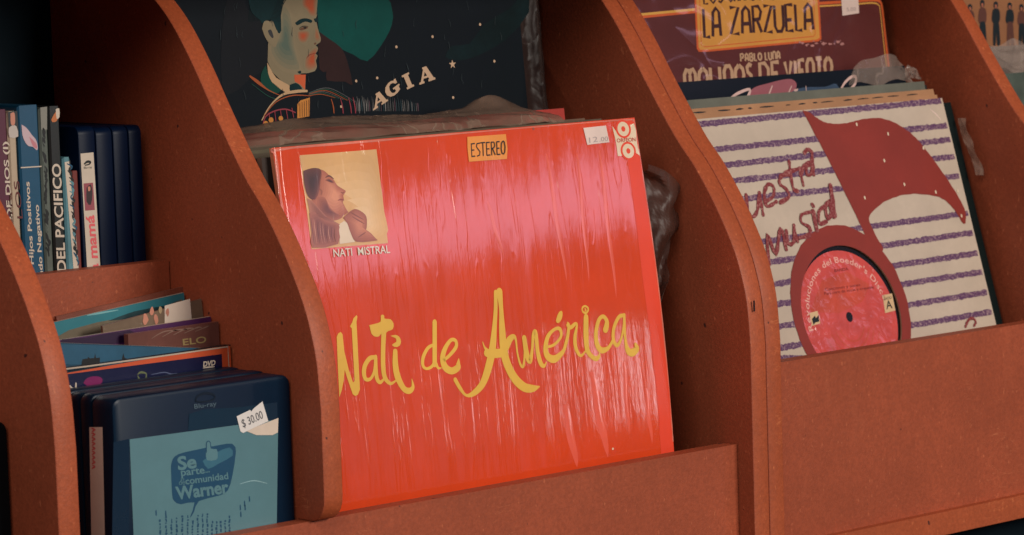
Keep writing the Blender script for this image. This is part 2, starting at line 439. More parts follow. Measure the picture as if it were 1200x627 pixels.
mb = MB(); mb.add([(-6000, -6000, -262), (8000, -6000, -262), (8000, 6000, -262), (-6000, 6000, -262)], [[0, 1, 2, 3]], paper('dark_paving', (46, 50, 52), .8))
tag(mb.build('ground'), None, None, None, 'structure')
# ------------------------------------------------------------------ orange record
def bow(a, b): return 8.0*math.sin(math.pi*max(0, min(1, b/315.)))*(.75+.25*a/315.)
NS = cover_surf(202.97, 36.84, -85.94, 6.03, bow, 8)
ORG = paper('orange_cover_print', (210, 66, 26), .5, coat=1., var=.14, wrap=.3, k=1.2, crough=.09, spec=.08)
ORGU = paper('orange_cover_unwrapped_strip', (216, 60, 30), .5, coat=.15, var=.10, k=1.25)
GOLD = paper('yellow_title_print', (222, 172, 62), .5, coat=.12, crough=.2, k=1.2)
PALE = paper('pale_print_on_cover', (232, 205, 170), .5, coat=1., wrap=.3, crough=.09)
TAN = paper('tan_photo_print', (216, 164, 104), .5, coat=.4, wrap=.4, crough=.12)
TANL = paper('light_photo_print', (226, 186, 138), .5, coat=.4, wrap=.4, crough=.12)
SKIN = paper('skin_photo_print', (190, 104, 76), .5, coat=.4, wrap=.4, crough=.12)
SKIND = paper('shaded_skin_photo_print', (150, 72, 54), .5, coat=.4, wrap=.4, crough=.12)
HAIR = paper('hair_photo_print', (88, 36, 34), .5, coat=.4, wrap=.4, crough=.12)
DRESS = paper('dress_photo_print', (126, 58, 44), .5, coat=.4, wrap=.4, crough=.12, var=.4)
R1 = thing('record_sleeve', 'orange record sleeve in shrink wrap with yellow Nati de América title', 'record', (360, 40, -86), 'records in the rack')
B1 = R1.location/MM
mb = sheet_body(NS, 315, 0, 315, 3.4, ORG, paper('worn_cover_edge', (228, 140, 100), .8, var=.4), nt=40)
Z5 = (380, 340, 4.477); Z6 = (560, 340, 4.477); Z4 = (300, 120, 3.135); Z8 = (640, 120, 3.917)
# bare strip along the right edge
NS.fill(mb, [(301.5, 2), (314.8, 2), (314.8, 314.5), (303, 314.5), (302, 290), (300.5, 200), (302.5, 110)], ORGU, .10)
# worn lighter corner and rim
RIM = paper('rubbed_cover_rim', (238, 120, 96), .6, coat=.6, wrap=.3, var=.4)
NS.stroke(mb, [(1.0, 100, .8), (1.0, 180, 1.2), (1.2, 260, 1.6), (1.6, 308, 2.2), (6, 313.6, 1.8), (90, 314, 1.2), (200, 314.2, .9), (300, 314, 1.1), (313.6, 313, 1.8)], RIM, .14, jit=.35, sub=10)
NS.stroke(mb, [(314.3, 312, .8), (314.4, 240, .7), (314.3, 160, .8), (314.5, 90, .6)], RIM, .16, jit=.6, sub=14)
# photograph
NS.fillpx(mb, [(351, 182), (441, 175), (454.5, 285), (365, 292)], TAN, .16)
WT = lambda n, c: paper('%s_%d_%d_%d' % ((n,)+tuple(int(v) for v in c)), c, .5, coat=.35, wrap=.3, crough=.14, var=.2)
def softn(pts, c0, c1, h, n=6, k=.7, dx=0, dy=0, sm=3):
    cx = sum(p[0] for p in pts)/len(pts)+dx; cy = sum(p[1] for p in pts)/len(pts)+dy
    for i in range(n):
        f = i/(n-1); q = 1-k*f
        NS.fillpx(mb, [(cx+(x-cx)*q, cy+(y-cy)*q) for x, y in pts], WT('photo_tone', tuple(a+(b-a)*f for a, b in zip(c0, c1))), h+.005*i, smooth=sm, z=Z4)
softn([(205, 214), (420, 196), (470, 400), (478, 490), (380, 515), (330, 420), (360, 320), (260, 240)], (216, 164, 104), (232, 192, 144), .19, 8, .9, 40, 90)
softn([(228, 245), (247, 250), (268, 268), (284, 284), (298, 305), (318, 318), (329, 327), (320, 342), (322, 356), (318, 366), (323, 378), (334, 398), (338, 404), (318, 418), (296, 432), (262, 434), (215, 405), (195, 375), (215, 340), (225, 300)], (168, 90, 66), (212, 136, 100), .28, 8, .8, 12, -6)
softn([(226, 348), (252, 350), (270, 385), (300, 412), (318, 420), (290, 434), (250, 425), (222, 395)], (168, 92, 68), (112, 54, 44), .34, 6, .7)
softn([(172, 252), (188, 246), (212, 241), (236, 247), (238, 275), (228, 312), (222, 338), (208, 358), (188, 342), (176, 300)], (96, 44, 38), (58, 26, 28), .40, 6, .7)
NS.strokepx(mb, [(236, 262, 2), (232, 300, 5), (224, 335, 7), (214, 356, 4)], WT('photo_tone', (120, 58, 46)), .44, z=Z4)
softn([(252, 286), (266, 280), (284, 291), (282, 297), (266, 292)], (150, 80, 60), (80, 36, 34), .40, 4, .6)
NS.strokepx(mb, [(254, 276, 2), (268, 270, 5), (284, 281, 2)], WT('photo_tone', (96, 46, 40)), .42, z=Z4)
NS.strokepx(mb, [(300, 360, 2), (310, 357, 5), (321, 359, 3)], WT('photo_tone', (140, 56, 48)), .42, z=Z4)
NS.strokepx(mb, [(310, 330, 1.5), (317, 333, 3.5), (322, 330, 1.5)], WT('photo_tone', (124, 62, 48)), .42, z=Z4)
NS.strokepx(mb, [(232, 318, 4), (240, 326, 6), (238, 338, 4)], WT('photo_tone', (150, 82, 62)), .42, z=Z4)
softn([(186, 352), (205, 362), (232, 392), (262, 424), (300, 444), (303, 452), (250, 448), (204, 430), (194, 390)], (176, 108, 84), (138, 74, 58), .44, 5, .6, sm=2)
softn([(194, 408), (214, 402), (250, 432), (302, 450), (303, 470), (300, 520), (206, 534), (202, 480)], (164, 92, 72), (126, 64, 54), .46, 5, .6, sm=2)
NS.fillpx(mb, [(303, 448), (322, 436), (338, 446), (362, 513), (306, 520)], WT('photo_tone', (232, 206, 176)), .43, z=Z4)
softn([(318, 424), (342, 402), (362, 392), (384, 400), (404, 420), (405, 458), (400, 478), (412, 474), (438, 500), (440, 508), (368, 512), (346, 480), (334, 446)], (158, 84, 62), (202, 124, 92), .50, 7, .75)
for p in ([(346, 404, 2), (366, 416, 4), (392, 430, 2)], [(352, 420, 2), (372, 432, 4), (396, 446, 2)], [(400, 478, 2), (388, 486, 4), (374, 496, 2)]): NS.strokepx(mb, p, WT('photo_tone', (128, 64, 50)), .56, z=Z4)
for k in range(9): NS.strokepx(mb, [(200+11*k, 424+5*k, 1), (205+10*k, 465+3*k, random.uniform(1.5, 3)), (212+10*k, 520-1*k, 1)], WT('photo_tone', random.choice([(92, 42, 38), (196, 134, 110), (110, 54, 46)])), .52+.003*k, z=Z4)
NS.text(mb, 'NATI  MISTRAL', (390.5, 301.3), (456.5, 296.4), (389.5, 291.6), paper('white_caption_print', (240, 220, 200), .5, coat=.1), .7, .004)
# title, brush lettering
def T5(p): NS.strokepx(mb, p, GOLD, T5.h, z=Z5, wk=1.1); T5.h += .004
def T6(p): NS.strokepx(mb, p, GOLD, T5.h, z=Z6, wk=1.1); T5.h += .004
T5.h = .2
NS.fillpx(mb, [(78, 562), (70, 400), (64, 245), (72, 228), (85, 219), (95, 232), (104, 320), (128, 420), (150, 484), (158, 478), (150, 330), (143, 200), (134, 190), (146, 168), (152, 148), (168, 131), (173, 140), (168, 165), (176, 330), (186, 520), (176, 548), (162, 556), (148, 546), (122, 470), (106, 418), (102, 470), (90, 528)], GOLD, .2, z=Z5)
T5([(268, 352, 16), (238, 358, 20), (213, 395, 22), (207, 435, 22), (216, 466, 18), (240, 466, 14), (260, 430, 14), (270, 360, 16)])
T5([(268, 350, 18), (270, 420, 20), (276, 465, 20), (292, 484, 16), (312, 466, 10)])
NS.fillpx(mb, [(234, 184), (268, 176), (294, 165), (295, 135), (305, 129), (314, 136), (315, 150), (346, 153), (362, 176), (358, 205), (335, 214), (322, 224), (300, 226), (285, 243), (262, 243), (246, 228), (240, 205)], GOLD, .29, z=Z5, smooth=2)
T5([(312, 215, 26), (308, 300, 24), (308, 400, 24), (318, 460, 22), (348, 490, 14), (382, 468, 6)])
NS.fillpx(mb, [(346, 240), (372, 235), (392, 245), (401, 268), (395, 290), (376, 299), (358, 293), (356, 284), (376, 272), (374, 254), (358, 246)], GOLD, .26, z=Z5, smooth=2)
T5([(371, 322, 24), (372, 390, 30), (384, 455, 32), (416, 516, 26), (446, 528, 26), (464, 508, 18), (458, 466, 3)])
T5([(578, 168, 24), (578, 280, 24), (578, 390, 24)])
T5([(572, 286, 12), (542, 305, 16), (518, 352, 18), (516, 394, 16), (534, 412, 12), (562, 402, 14), (580, 378, 14), (596, 408, 12), (612, 408, 5)])
T5([(622, 372, 14), (660, 338, 16), (690, 298, 18), (688, 266, 16), (664, 262, 16), (636, 300, 22), (620, 352, 28), (632, 402, 32), (666, 424, 30), (698, 408, 30), (702, 388, 22), (704, 362, 6)])
T6([(92, 10, 20), (92, 100, 22), (86, 190, 26), (76, 300, 38), (56, 400, 40), (24, 490, 34), (-22, 540, 26), (-62, 552, 12), (-94, 515, 18), (-120, 470, 20)])
T6([(112, 8, 34), (121, 100, 24), (126, 200, 34), (134, 310, 42), (152, 385, 42), (190, 460, 42), (240, 508, 40), (286, 516, 32), (322, 506, 6)])
T6([(46, 330, 34), (90, 332, 40), (142, 328, 34)])
T6([(24, 272, 4), (34, 300, 10), (52, 322, 20)])
T6([(148, 300, 32), (164, 262, 32), (186, 244, 22), (198, 262, 12), (206, 330, 10), (222, 390, 12), (238, 396, 14), (244, 320, 10), (240, 250, 22)])
T6([(242, 250, 24), (254, 330, 28), (272, 374, 24), (284, 310, 16), (290, 234, 18), (302, 222, 20), (312, 320, 22), (328, 382, 24), (346, 398, 16), (358, 378, 5)])
T6([(348, 300, 10), (396, 288, 13), (434, 245, 14), (430, 206, 18), (404, 204, 14), (368, 240, 20), (354, 300, 26), (364, 346, 32), (400, 362, 34), (440, 330, 22), (456, 300, 14)])
NS.fillpx(mb, [(408, 160), (416, 132), (428, 112), (440, 110), (443, 128), (438, 152), (424, 172), (412, 170)], GOLD, T5.h, z=Z6, smooth=2)
T6([(452, 310, 18), (468, 250, 18), (476, 190, 16), (470, 172, 10)])
T6([(468, 184, 14), (486, 196, 18), (508, 178, 16), (518, 184, 12), (508, 250, 20), (514, 308, 20), (538, 344, 14), (562, 322, 8)])
T6([(545, 103, 8), (549, 90, 9), (561, 84, 9), (575, 92, 9), (577, 106, 9), (566, 120, 10), (552, 116, 9), (546, 104, 8)])
T6([(561, 98, 7), (566, 106, 6), (560, 110, 5)])
T6([(566, 142, 28), (566, 240, 30), (572, 310, 26), (592, 344, 22), (618, 360, 22), (634, 348, 18), (636, 332, 6)])
T6([(668, 208, 30), (674, 186, 28), (674, 160, 22), (655, 138, 18), (632, 160, 20), (618, 225, 22), (624, 285, 26), (648, 316, 28), (684, 302, 18), (710, 256, 12)])
T6([(766, 132, 16), (738, 142, 18), (712, 200, 18), (710, 262, 20), (730, 290, 18), (752, 250, 12), (766, 170, 12)])
T6([(766, 130, 16), (768, 200, 16), (774, 270, 16), (786, 316, 30), (808, 328, 36), (832, 308, 30), (826, 284, 16)])
# label emblem, top right
NS.fillpx(mb, [(302, 108), (318, 130), (402, 96), (412, 130), (414, 170), (420, 205), (430, 245), (412, 232), (340, 246), (328, 246), (322, 200), (316, 165)], PALE, .2, z=Z8)
for (cx, cy, kx) in ((353, 122, 1), (376, 223, 1)):
    c = NS.inv(*zpx([(cx, cy)], Z8)[0]); up = 1
    NS.ell(mb, c, 7.2, 6.4, ORGU, .24); NS.ell(mb, c, 5.4, 5.0, PALE, .28); NS.ell(mb, c, 1.9, 1.9, ORGU, .32)
NS.text(mb, 'ORFEON', (324, 184), (410, 178), (322, 166), paper('red_ink', (176, 40, 28), .5), .3, .02, z=Z8)
# film lifted into thin vertical bulges
BUL = paper('lifted_film', (220, 82, 56), .5, coat=1., crough=.10, k=1.25)
def bulge(p0, p1, w, hh):
    a, b_ = NS.inv(*p0), NS.inv(*p1); n = 14; vs = []; fs = []
    for i in range(n+1):
        f = i/n; ww = w*math.sin(math.pi*min(1, f*.92+.08))**.6+.05; e = math.sin(math.pi*f)
        for j in range(9):
            x = (j/8-.5); vs.append(NS.P(a[0]+(b_[0]-a[0])*f+x*ww+.5*math.sin(f*9), a[1]+(b_[1]-a[1])*f, .05+hh*e*math.cos(math.pi*x)))
    for i in range(n):
        for j in range(8): k = i*9+j; fs.append([k+9, k+10, k+1, k])
    mb.add(vs, fs, BUL)
for p0, p1, w, hh in (((662, 474), (676, 548), 7, .16), ((693, 436), (712, 536), 8, .17), ((731, 424), (737, 510), 4, .10), ((757, 455), (764, 520), 4, .09), ((571, 236), (590, 300), 3, .07), ((640, 180), (664, 330), 3.5, .09), ((702, 176), (722, 350), 3.5, .09), ((676, 180), (690, 330), 3, .08)):
    bulge(p0, p1, w, hh)
# small white fleck and thin scratches
NS.ell(mb, NS.inv(718, 526), .8, .8, PALE, .2); NS.ell(mb, NS.inv(625, 151), .9, .9, SKIND, .2)
COV1 = mb.build('cover', R1, B1, soft=True)
# stickers
s_ = MB(); OS = paper('orange_sticker', (240, 140, 44), .5, coat=.6, wrap=.3)
q = NS.px([(547, 160.5), (592.3, 157.2), (593.5, 186.4), (549, 189.6)])
NS.fill(s_, [q[3], (q[3][0]+.4, q[3][1]+9), q[0], q[1], (q[1][0]-.5, q[1][1]-10), q[2]], OS, .5)
Z5b = (520, 120, 2.85)
def E5(p): NS.strokepx(s_, [(a, b, w) for a, b, w in p], BLACK, E5.h, z=Z5b, sub=0, caps=False); E5.h += .02
E5.h = .62
for p in ([(90, 137, 3.6), (92, 182, 3.6)], [(90, 139, 4), (102, 137.5, 4)], [(91, 160, 4), (100, 159, 4)], [(91, 181, 4), (103, 179.5, 4)],
          [(119, 136, 4), (109, 138, 4), (107, 148, 4), (113, 157, 4), (119, 165, 4), (118, 176, 4), (109, 180, 4)],
          [(120, 135.5, 4), (136, 134, 4)], [(128, 135, 4), (130, 179, 4)],
          [(140, 133, 3.6), (142, 178, 3.6)], [(140, 134.5, 4), (151, 133.5, 4)], [(141, 156, 4), (150, 155, 4)], [(142, 177, 4), (153, 175.5, 4)],
          [(156, 132, 3.6), (158, 177, 3.6)], [(156, 133, 4), (165, 133, 4), (168, 143, 4), (165, 152, 4), (157, 154, 4)], [(160, 154, 4), (170, 176, 4)],
          [(174, 131, 3.6), (176, 176, 3.6)], [(174, 132, 4), (184, 131, 4)], [(175, 154, 4), (183, 153, 4)], [(176, 174.5, 4), (186, 173.5, 4)],
          [(195, 129, 4), (190, 137, 4), (189, 155, 4), (192, 170, 4), (197, 173, 4), (201, 165, 4), (202, 148, 4), (199, 132, 4), (195, 129, 4)]):
    E5(p)
s_.build('stereo_sticker', COV1, B1)
s_ = MB(); PS = paper('faded_white_sticker', (226, 200, 188), .6, var=.2)
GI = paper('faint_grey_ink', (170, 150, 146), .6)
q = NS.px([(683, 150), (709.5, 147.2), (713.7, 166.7), (687.7, 169.8)]); NS.fill(s_, q, PS, .5)
NS.text(s_, '12', (690, 167.5), (700, 166), (689.4, 161), GI, .62); NS.text(s_, '.00', (702, 165.9), (712, 165), (701.6, 160.5), GI, .62)
s_.build('price_sticker', COV1, B1)

# ------------------------------------------------------------------ stack behind the orange record
def plain_record(label, x0, yb, z0, lean, w, t1, thick, mf, me, name='record_sleeve', extra=None, nt=1):
    sf = cover_surf(x0, yb, z0, lean)
    if thick*math.sin(math.radians(lean)) > 0: sf.O = sf.O+Vector((0, 0, thick*math.sin(math.radians(lean))+.1))
    r = thing(name, label, 'record', (x0+w/2, yb, z0), 'records in the rack'); b = r.location/MM
    m_ = sheet_body(sf, w, 0, t1, thick, mf, me, nt)
    if extra: extra(sf, m_)
    m_.build('cover', r, b); return r, sf, b
DK = paper('dark_brown_card', (58, 44, 38), .7, var=.4); OLV = paper('olive_card', (90, 76, 58), .75, var=.4); RED = paper('red_card', (176, 52, 42), .7, var=.3)
BRN = paper('brown_card', (112, 84, 66), .8, var=.4)
FILM = film('grey_plastic_film', (138, 112, 96), .46, .2, 1., .5); CLEAR = film('clear_plastic_film', (170, 150, 138), .24, .12, 1.)
plain_record('thin dark sleeve with scuffed edges just behind the orange record', 198, 46, -87, 5.4, 315, 309, 5, DK, GREYCARD)
plain_record('thin dark brown sleeve between the scuffed sleeve and the olive edged one', 196.5, 56, -87, 5.4, 314, 308, 5, DK, BRN)
def olive_rim(sf, m_):
    sf.stroke(m_, [(2, 311, 2.2), (100, 311.5, 2.6), (220, 311.5, 2.4), (313, 311, 2.6)], paper('pale_green_rim', (112, 100, 74), .7, var=.6), .1, jit=.5, sub=14)
plain_record('olive green edged sleeve sticking up in the stack behind the orange record', 203.5, 71, -87, 6, 315, 314, 4.5, OLV, paper('pale_green_card', (104, 92, 66), .8, var=.5), extra=olive_rim)
rr, sf, b = plain_record('sleeve under a grey crumpled plastic bag in the stack behind the orange record', 197, 80, -87, 6, 314, 314, 10, BRN, GREYCARD)
def bagtop(a, c):
    x = 213+a*274; hump = 10*math.exp(-((x-452)/22.)**2)+4*math.exp(-((x-300)/60.)**2)
    prof = [(106, 226), (110, 231), (122, 233), (136, 234+hump*.4), (148, 235+hump), (158, 226+hump*.3)]
    k = c*(len(prof)-1); i = min(int(k), len(prof)-2); f = k-i
    y = prof[i][0]*(1-f)+prof[i+1][0]*f; z = prof[i][1]*(1-f)+prof[i+1][1]*f
    return (x, y, z-2.5*(1-min(1, a*9))-3*max(0, a-.93)*14)
crumple(bagtop, 120, 22, 2.6, 3, FILM, .3).build('plastic_bag', rr, b, smooth=32)
def sidebag(a, c):
    z = 193-a*98; w = (1-(1-min(1, a*4.5))**2)*(1-max(0, a-.42)/.60)**.8*(1+.10*math.sin(a*17)+.06*math.sin(a*31+1)); return (519+c*(2+33*max(0, w)), 66+5*math.sin(c*5+a*6)-a*6, z+3*math.sin(c*7))
crumple(sidebag, 36, 16, 2.2, 5, film('brown_plastic_film', (96, 68, 60), .36, .34, .8, .3), .3).build('plastic_flap', rr, b, smooth=32)
def sidebit(a, c):
    z = 88-a*46; w = .25+.75*a; return (517+c*(3+6*w), 62+3*math.sin(c*3), z)
crumple(sidebit, 10, 5, 1.5, 6, film('brown_plastic_film', (96, 68, 60), .36, .34, .8, .3), .3).build('plastic_flap', rr, b, smooth=32)
plain_record('red sleeve at the back of the stack behind the orange record', 203, 108, -87, 6.2, 316, 320.5, 6, RED, RED)

# ------------------------------------------------------------------ dark record with a portrait
AS = cover_surf(220, 181, 69.2, 5.0)
def soft(sf, mb, pts, c0, c1, h, z, n=5, k=.55, sm=3, name='portrait_tone'):
    """printed tone that blends from c0 at its outline to c1 inside"""
    cx = sum(p[0] for p in pts)/len(pts); cy = sum(p[1] for p in pts)/len(pts)
    for i in range(n):
        f = i/(n-1); q = 1-k*f
        c = tuple(a+(b-a)*f for a, b in zip(c0, c1))
        sf.fillpx(mb, [(cx+(x-cx)*q, cy+(y-cy)*q) for x, y in pts], P_('%s_%d_%d_%d' % ((name,)+tuple(int(v) for v in c)), c), h+.006*i, smooth=sm, z=z)
def P_(n, c, **k): return paper(n, c, k.pop('rough', .6), coat=k.pop('coat', .0), spec=.12, **k)
NIGHT = P_('night_print', (8, 18, 26)); TEAL = P_('teal_print', (4, 78, 72), var=.35); PLUM = P_('dark_plum_print', (52, 32, 32), var=.3)
FACE = P_('grey_skin_print', (140, 126, 100), var=.2); FACEO = P_('orange_skin_print', (206, 96, 60), var=.2); FACES = P_('green_grey_skin_print', (132, 140, 116), var=.12)
HAIRT = P_('blue_green_hair_print', (14, 50, 54), var=.5); COLLAR = P_('collar_print', (196, 160, 122)); ORL = P_('orange_line_print', (168, 86, 50)); LETT = P_('cream_letter_print', (206, 172, 142))
MAG = P_('magenta_line_print', (150, 62, 72)); GRYL = P_('grey_line_print', (92, 92, 92)); GOLDP = P_('gold_print', (196, 128, 62))
R2 = thing('record_sleeve', 'dark record sleeve with a man\'s portrait and the letters AGIA, at the back', 'record', (377, 190, 69), 'records in the rack'); B2 = R2.location/MM
mb = sheet_body(AS, 312, 0, 315, 3.5, NIGHT, paper('black_card_edge', (40, 40, 44), .7))
ZA = (280, 0, 4.18)
A_ = lambda pts, m, h, sm=2: AS.fillpx(mb, pts, m, h, smooth=sm, z=ZA)
A_([(380, -60), (560, -70), (715, -30), (752, 60), (752, 100), (738, 150), (690, 232), (628, 300), (560, 268), (480, 230), (430, 190), (390, 150)], TEAL, .12)
A_([(1010, 280), (1040, 225), (1130, 215), (1200, 120), (1330, 40), (1400, -40), (1420, 60), (1300, 200), (1150, 280), (1060, 296)], P_('dim_teal_print', (8, 32, 36), var=.6), .12)
A_([(385, 150), (440, 190), (500, 235), (530, 300), (556, 415), (520, 400), (430, 395), (428, 350), (395, 340)], PLUM, .16)
A_([(45, -60), (30, 20), (60, 62), (92, 92), (112, 100), (112, 140), (140, 240), (135, 330), (60, 380), (-60, 470), (-90, 300), (-60, 0)], P_('dark_charcoal_print', (20, 24, 30)), .14)
A_([(215, -60), (380, -60), (382, -10), (381, 60), (376, 95), (386, 140), (400, 188), (398, 206), (376, 222), (386, 238), (383, 252), (374, 262), (384, 272), (376, 298), (381, 326), (372, 348), (340, 358), (302, 360), (300, 366), (326, 366), (324, 440), (280, 436), (215, 405), (160, 350), (140, 300), (142, 220), (150, 110), (200, 40)], FACE, .20, 1)
SK = (140, 126, 100); SG = (92, 106, 94); SO = (180, 84, 54)
soft(AS, mb, [(205, 60), (215, 0), (250, 40), (268, 140), (276, 230), (300, 320), (302, 362), (240, 360), (190, 330), (150, 270), (150, 220), (190, 180)], SK, SG, .22, ZA, 6, .75)
soft(AS, mb, [(306, -70), (380, -60), (381, 40), (378, 84), (352, 84), (326, 50), (304, 20)], SK, SO, .26, ZA, 6, .6)
soft(AS, mb, [(282, 156), (300, 146), (340, 148), (350, 170), (330, 210), (300, 212), (284, 188)], SK, SO, .26, ZA, 6, .75)
soft(AS, mb, [(318, 296), (334, 262), (356, 238), (378, 226), (386, 240), (374, 262), (384, 274), (376, 298), (381, 326), (370, 346), (340, 354), (318, 334)], SK, SO, .26, ZA, 6, .7)
soft(AS, mb, [(372, 120), (384, 140), (399, 188), (396, 205), (378, 208), (366, 180)], SK, (160, 104, 74), .26, ZA, 5, .7)
A_([(270, 366), (326, 366), (322, 440), (300, 414), (272, 400)], FACEO, .28, 1)
EYE = P_('eye_shade_print', (112, 78, 60)); EYD = P_('eye_dark_print', (40, 36, 34)); LIP = P_('lip_shade_print', (140, 62, 46))
A_([(274, 112), (300, 94), (330, 90), (356, 100), (352, 112), (322, 106), (286, 124)], HAIRT, .32, 3)
A_([(366, 92), (386, 88), (386, 106), (372, 108)], HAIRT, .32, 2)
A_([(294, 144), (312, 133), (332, 132), (336, 138), (318, 146), (302, 149)], EYE, .34, 3)
A_([(314, 133), (329, 132), (327, 140), (317, 141)], EYD, .37, 2)
AS.strokepx(mb, [(294, 140, 2), (312, 129, 4), (338, 130, 2)], EYD, .38, z=ZA, caps=False)
A_([(366, 213), (374, 208), (378, 215), (370, 219)], EYE, .34, 2)
AS.strokepx(mb, [(328, 288, 1.5), (342, 271, 4), (360, 264, 3), (376, 262, 2)], LIP, .36, z=ZA, caps=False)
A_([(285, 352), (300, 346), (304, 356), (296, 362)], HAIRT, .34, 2)
A_([(40, -60), (216, -60), (214, 0), (204, 60), (206, 150), (188, 160), (166, 105), (134, 98), (112, 116), (104, 100), (62, 62), (46, 0)], HAIRT, .3, 2)
for k in range(26):
    x = 52+k*6.2; AS.strokepx(mb, [(x-6, 108-k*.6, 1.5), (x, 40, 3), (x+16+k*.5, -18, 3), (x+30, -60, 2)], P_('hair_strand_print', random.choice([(30, 84, 84), (22, 66, 68), (10, 34, 38), (44, 96, 92)])), .31+.0015*k, z=ZA, caps=False)
for k in range(9): AS.strokepx(mb, [(150+6*k, 110, 2), (166+5*k, 60, 3), (196+3*k, -10, 3)], P_('hair_strand_print', random.choice([(30, 84, 84), (14, 44, 48)])), .36+.0015*k, z=ZA, caps=False)
A_([(112, 140), (122, 106), (148, 104), (168, 130), (190, 160), (186, 212), (172, 232), (148, 214), (126, 180)], FACE, .34, 3)
A_([(140, 150), (156, 146), (168, 180), (160, 186), (146, 168)], BLACK, .38, 3)
A_([(137, 306), (150, 330), (180, 380), (240, 415), (250, 430), (246, 458), (206, 440), (160, 402), (142, 360)], COLLAR, .36, 2)
A_([(130, 320), (142, 360), (160, 402), (205, 440), (170, 460), (110, 420), (108, 360)], P_('dark_green_print', (14, 66, 56)), .36, 2)
A_([(248, 416), (276, 406), (298, 420), (306, 440), (250, 450)], HAIRT, .4, 2)
def AL(p, m, h=.44): AS.strokepx(mb, p, m, h, z=ZA, caps=False)
AL([(50, 372, 8), (90, 402, 16), (140, 440, 6), (200, 468, 3)], ORL); AL([(60, 410, 2), (140, 470, 3), (200, 490, 2)], P_('green_line_print', (40, 84, 70)))
AL([(110, 590, 5), (150, 520, 6), (210, 465, 10), (280, 448, 14), (334, 446, 10)], COLLAR, .46); AL([(120, 570, 3), (180, 500, 4), (260, 468, 5), (350, 470, 3)], ORL, .47)
AL([(116, 606, 5), (130, 570, 6), (170, 545, 6), (225, 535, 6), (276, 552, 5)], MAG, .48)
for k in range(5): AL([(145+28*k, 552-6*k, 4), (150+29*k, 600-6*k, 4)], MAG, .5)
A_([(284, 510), (300, 492), (345, 478), (344, 570), (284, 580)], GOLDP, .45, 1)
for k in range(5): AL([(296+11*k, 505-4*k, 3), (297+11*k, 572, 3)], PLUM, .5)
for k in range(6): AL([(340, 470-3*k, 2), (400+8*k, 462-6*k, 3), (470+20*k, 480+4*k, 2)], [ORL, P_('green_line_print', (40, 84, 70)), GRYL][k % 3], .45)
for k, (x, m) in enumerate(((450, ORL), (495, MAG), (535, MAG), (556, MAG), (575, GRYL), (600, GRYL))): AL([(x, 485-3*k, 3), (x+10, 520, 6), (x+14, 556, 5)], m, .46)
for k in range(34):
    x = 560+k*9.5+random.uniform(-3, 3); AL([(x, 478+random.uniform(-12, 14)+max(0, k-20)*2.2, 1), (x+3, 510, random.uniform(2, 7)), (x+5, 545, 4)], random.choice([GRYL, GRYL, P_('pale_grey_print', (130, 126, 124)), P_('slate_print', (52, 70, 76)), P_('mauve_print', (92, 70, 78))]), .44+k*.002)
for x, y, r in ((130, 606, 13), (155, 588, 13), (203, 580, 12)): AS.ell(mb, AS.inv(280+x/4.18, y/4.18), r/4.18/1.5, r/4.18/1.7, GOLDP, .52)
for x, y in ((770, 230), (947, 180), (573, 397), (676, 382), (1048, 478), (500, 522), (1180, 120), (1250, 300)): AS.ell(mb, AS.inv(280+x/4.18, y/4.18), 1.05, 1.0, LETT, .3, 10)
AS.fill(mb, [(AS.inv(280+1045/4.18, 315/4.18)[0]+(3.4 if k % 2 == 0 else 1.3)*math.sin(k*math.pi/5), AS.inv(280+1045/4.18, 315/4.18)[1]+(3.4 if k % 2 == 0 else 1.3)*math.cos(k*math.pi/5)) for k in range(10)][::-1], LETT, .3)
# serif capitals on a rising arc, drawn as polygons in a 10x10 box
GL = {'A': [[(0, 0), (3.2, 0), (3.2, 1.2), (2.6, 1.3), (3.1, 2.8), (6.0, 2.8), (6.5, 1.3), (5.7, 1.2), (5.7, 0), (10, 0), (10, 1.2), (9.2, 1.4), (6.2, 10), (3.6, 10), (3.6, 9), (4.0, 8.8), (1.1, 1.4), (0, 1.2)]],
      'I': [[(1.6, 0), (7.4, 0), (7.4, 1.2), (6.2, 1.5), (6.2, 8.5), (7.4, 8.8), (7.4, 10), (1.6, 10), (1.6, 8.8), (2.8, 8.5), (2.8, 1.5), (1.6, 1.2)]],
      'G': [[(9.3, 9.6), (8.3, 9.6), (7.8, 9.0), (6.2, 9.9), (4.2, 9.9), (1.6, 8.6), (.3, 6), (.4, 3.4), (1.8, 1.1), (4.4, 0), (7, .3), (9.2, 1.2), (9.2, 3.6), (10, 3.8), (10, 4.9), (5.4, 4.9), (5.4, 3.8), (6.4, 3.6), (6.4, 1.9), (5, 1.6), (3.7, 2.6), (3.2, 5), (3.8, 7.4), (5.2, 8.4), (6.8, 8), (8.1, 6.4), (9.3, 6.4)]]}
def glyph(ch, bl, br, tl, h):
    A, Bb, C = AS.px(zpx([bl, br, tl], ZA))
    for poly in GL[ch]:
        AS.fill(mb, [(A[0]+(Bb[0]-A[0])*x/10+(C[0]-A[0])*y/10, A[1]+(Bb[1]-A[1])*x/10+(C[1]-A[1])*y/10) for x, y in poly], LETT, h)
    if ch == 'A': AS.fill(mb, [(A[0]+(Bb[0]-A[0])*x/10+(C[0]-A[0])*y/10, A[1]+(Bb[1]-A[1])*x/10+(C[1]-A[1])*y/10) for x, y in ((3.6, 4.1), (5.5, 4.1), (4.6, 6.9))], NIGHT, h+.05)
glyph('A', (656, 542), (728, 494), (640, 478), .6); glyph('G', (730, 490), (796, 440), (700, 428), .6)
glyph('I', (812, 444), (872, 414), (784, 376), .6); glyph('A', (882, 416), (960, 388), (866, 342), .6)
rn = random.Random(12)
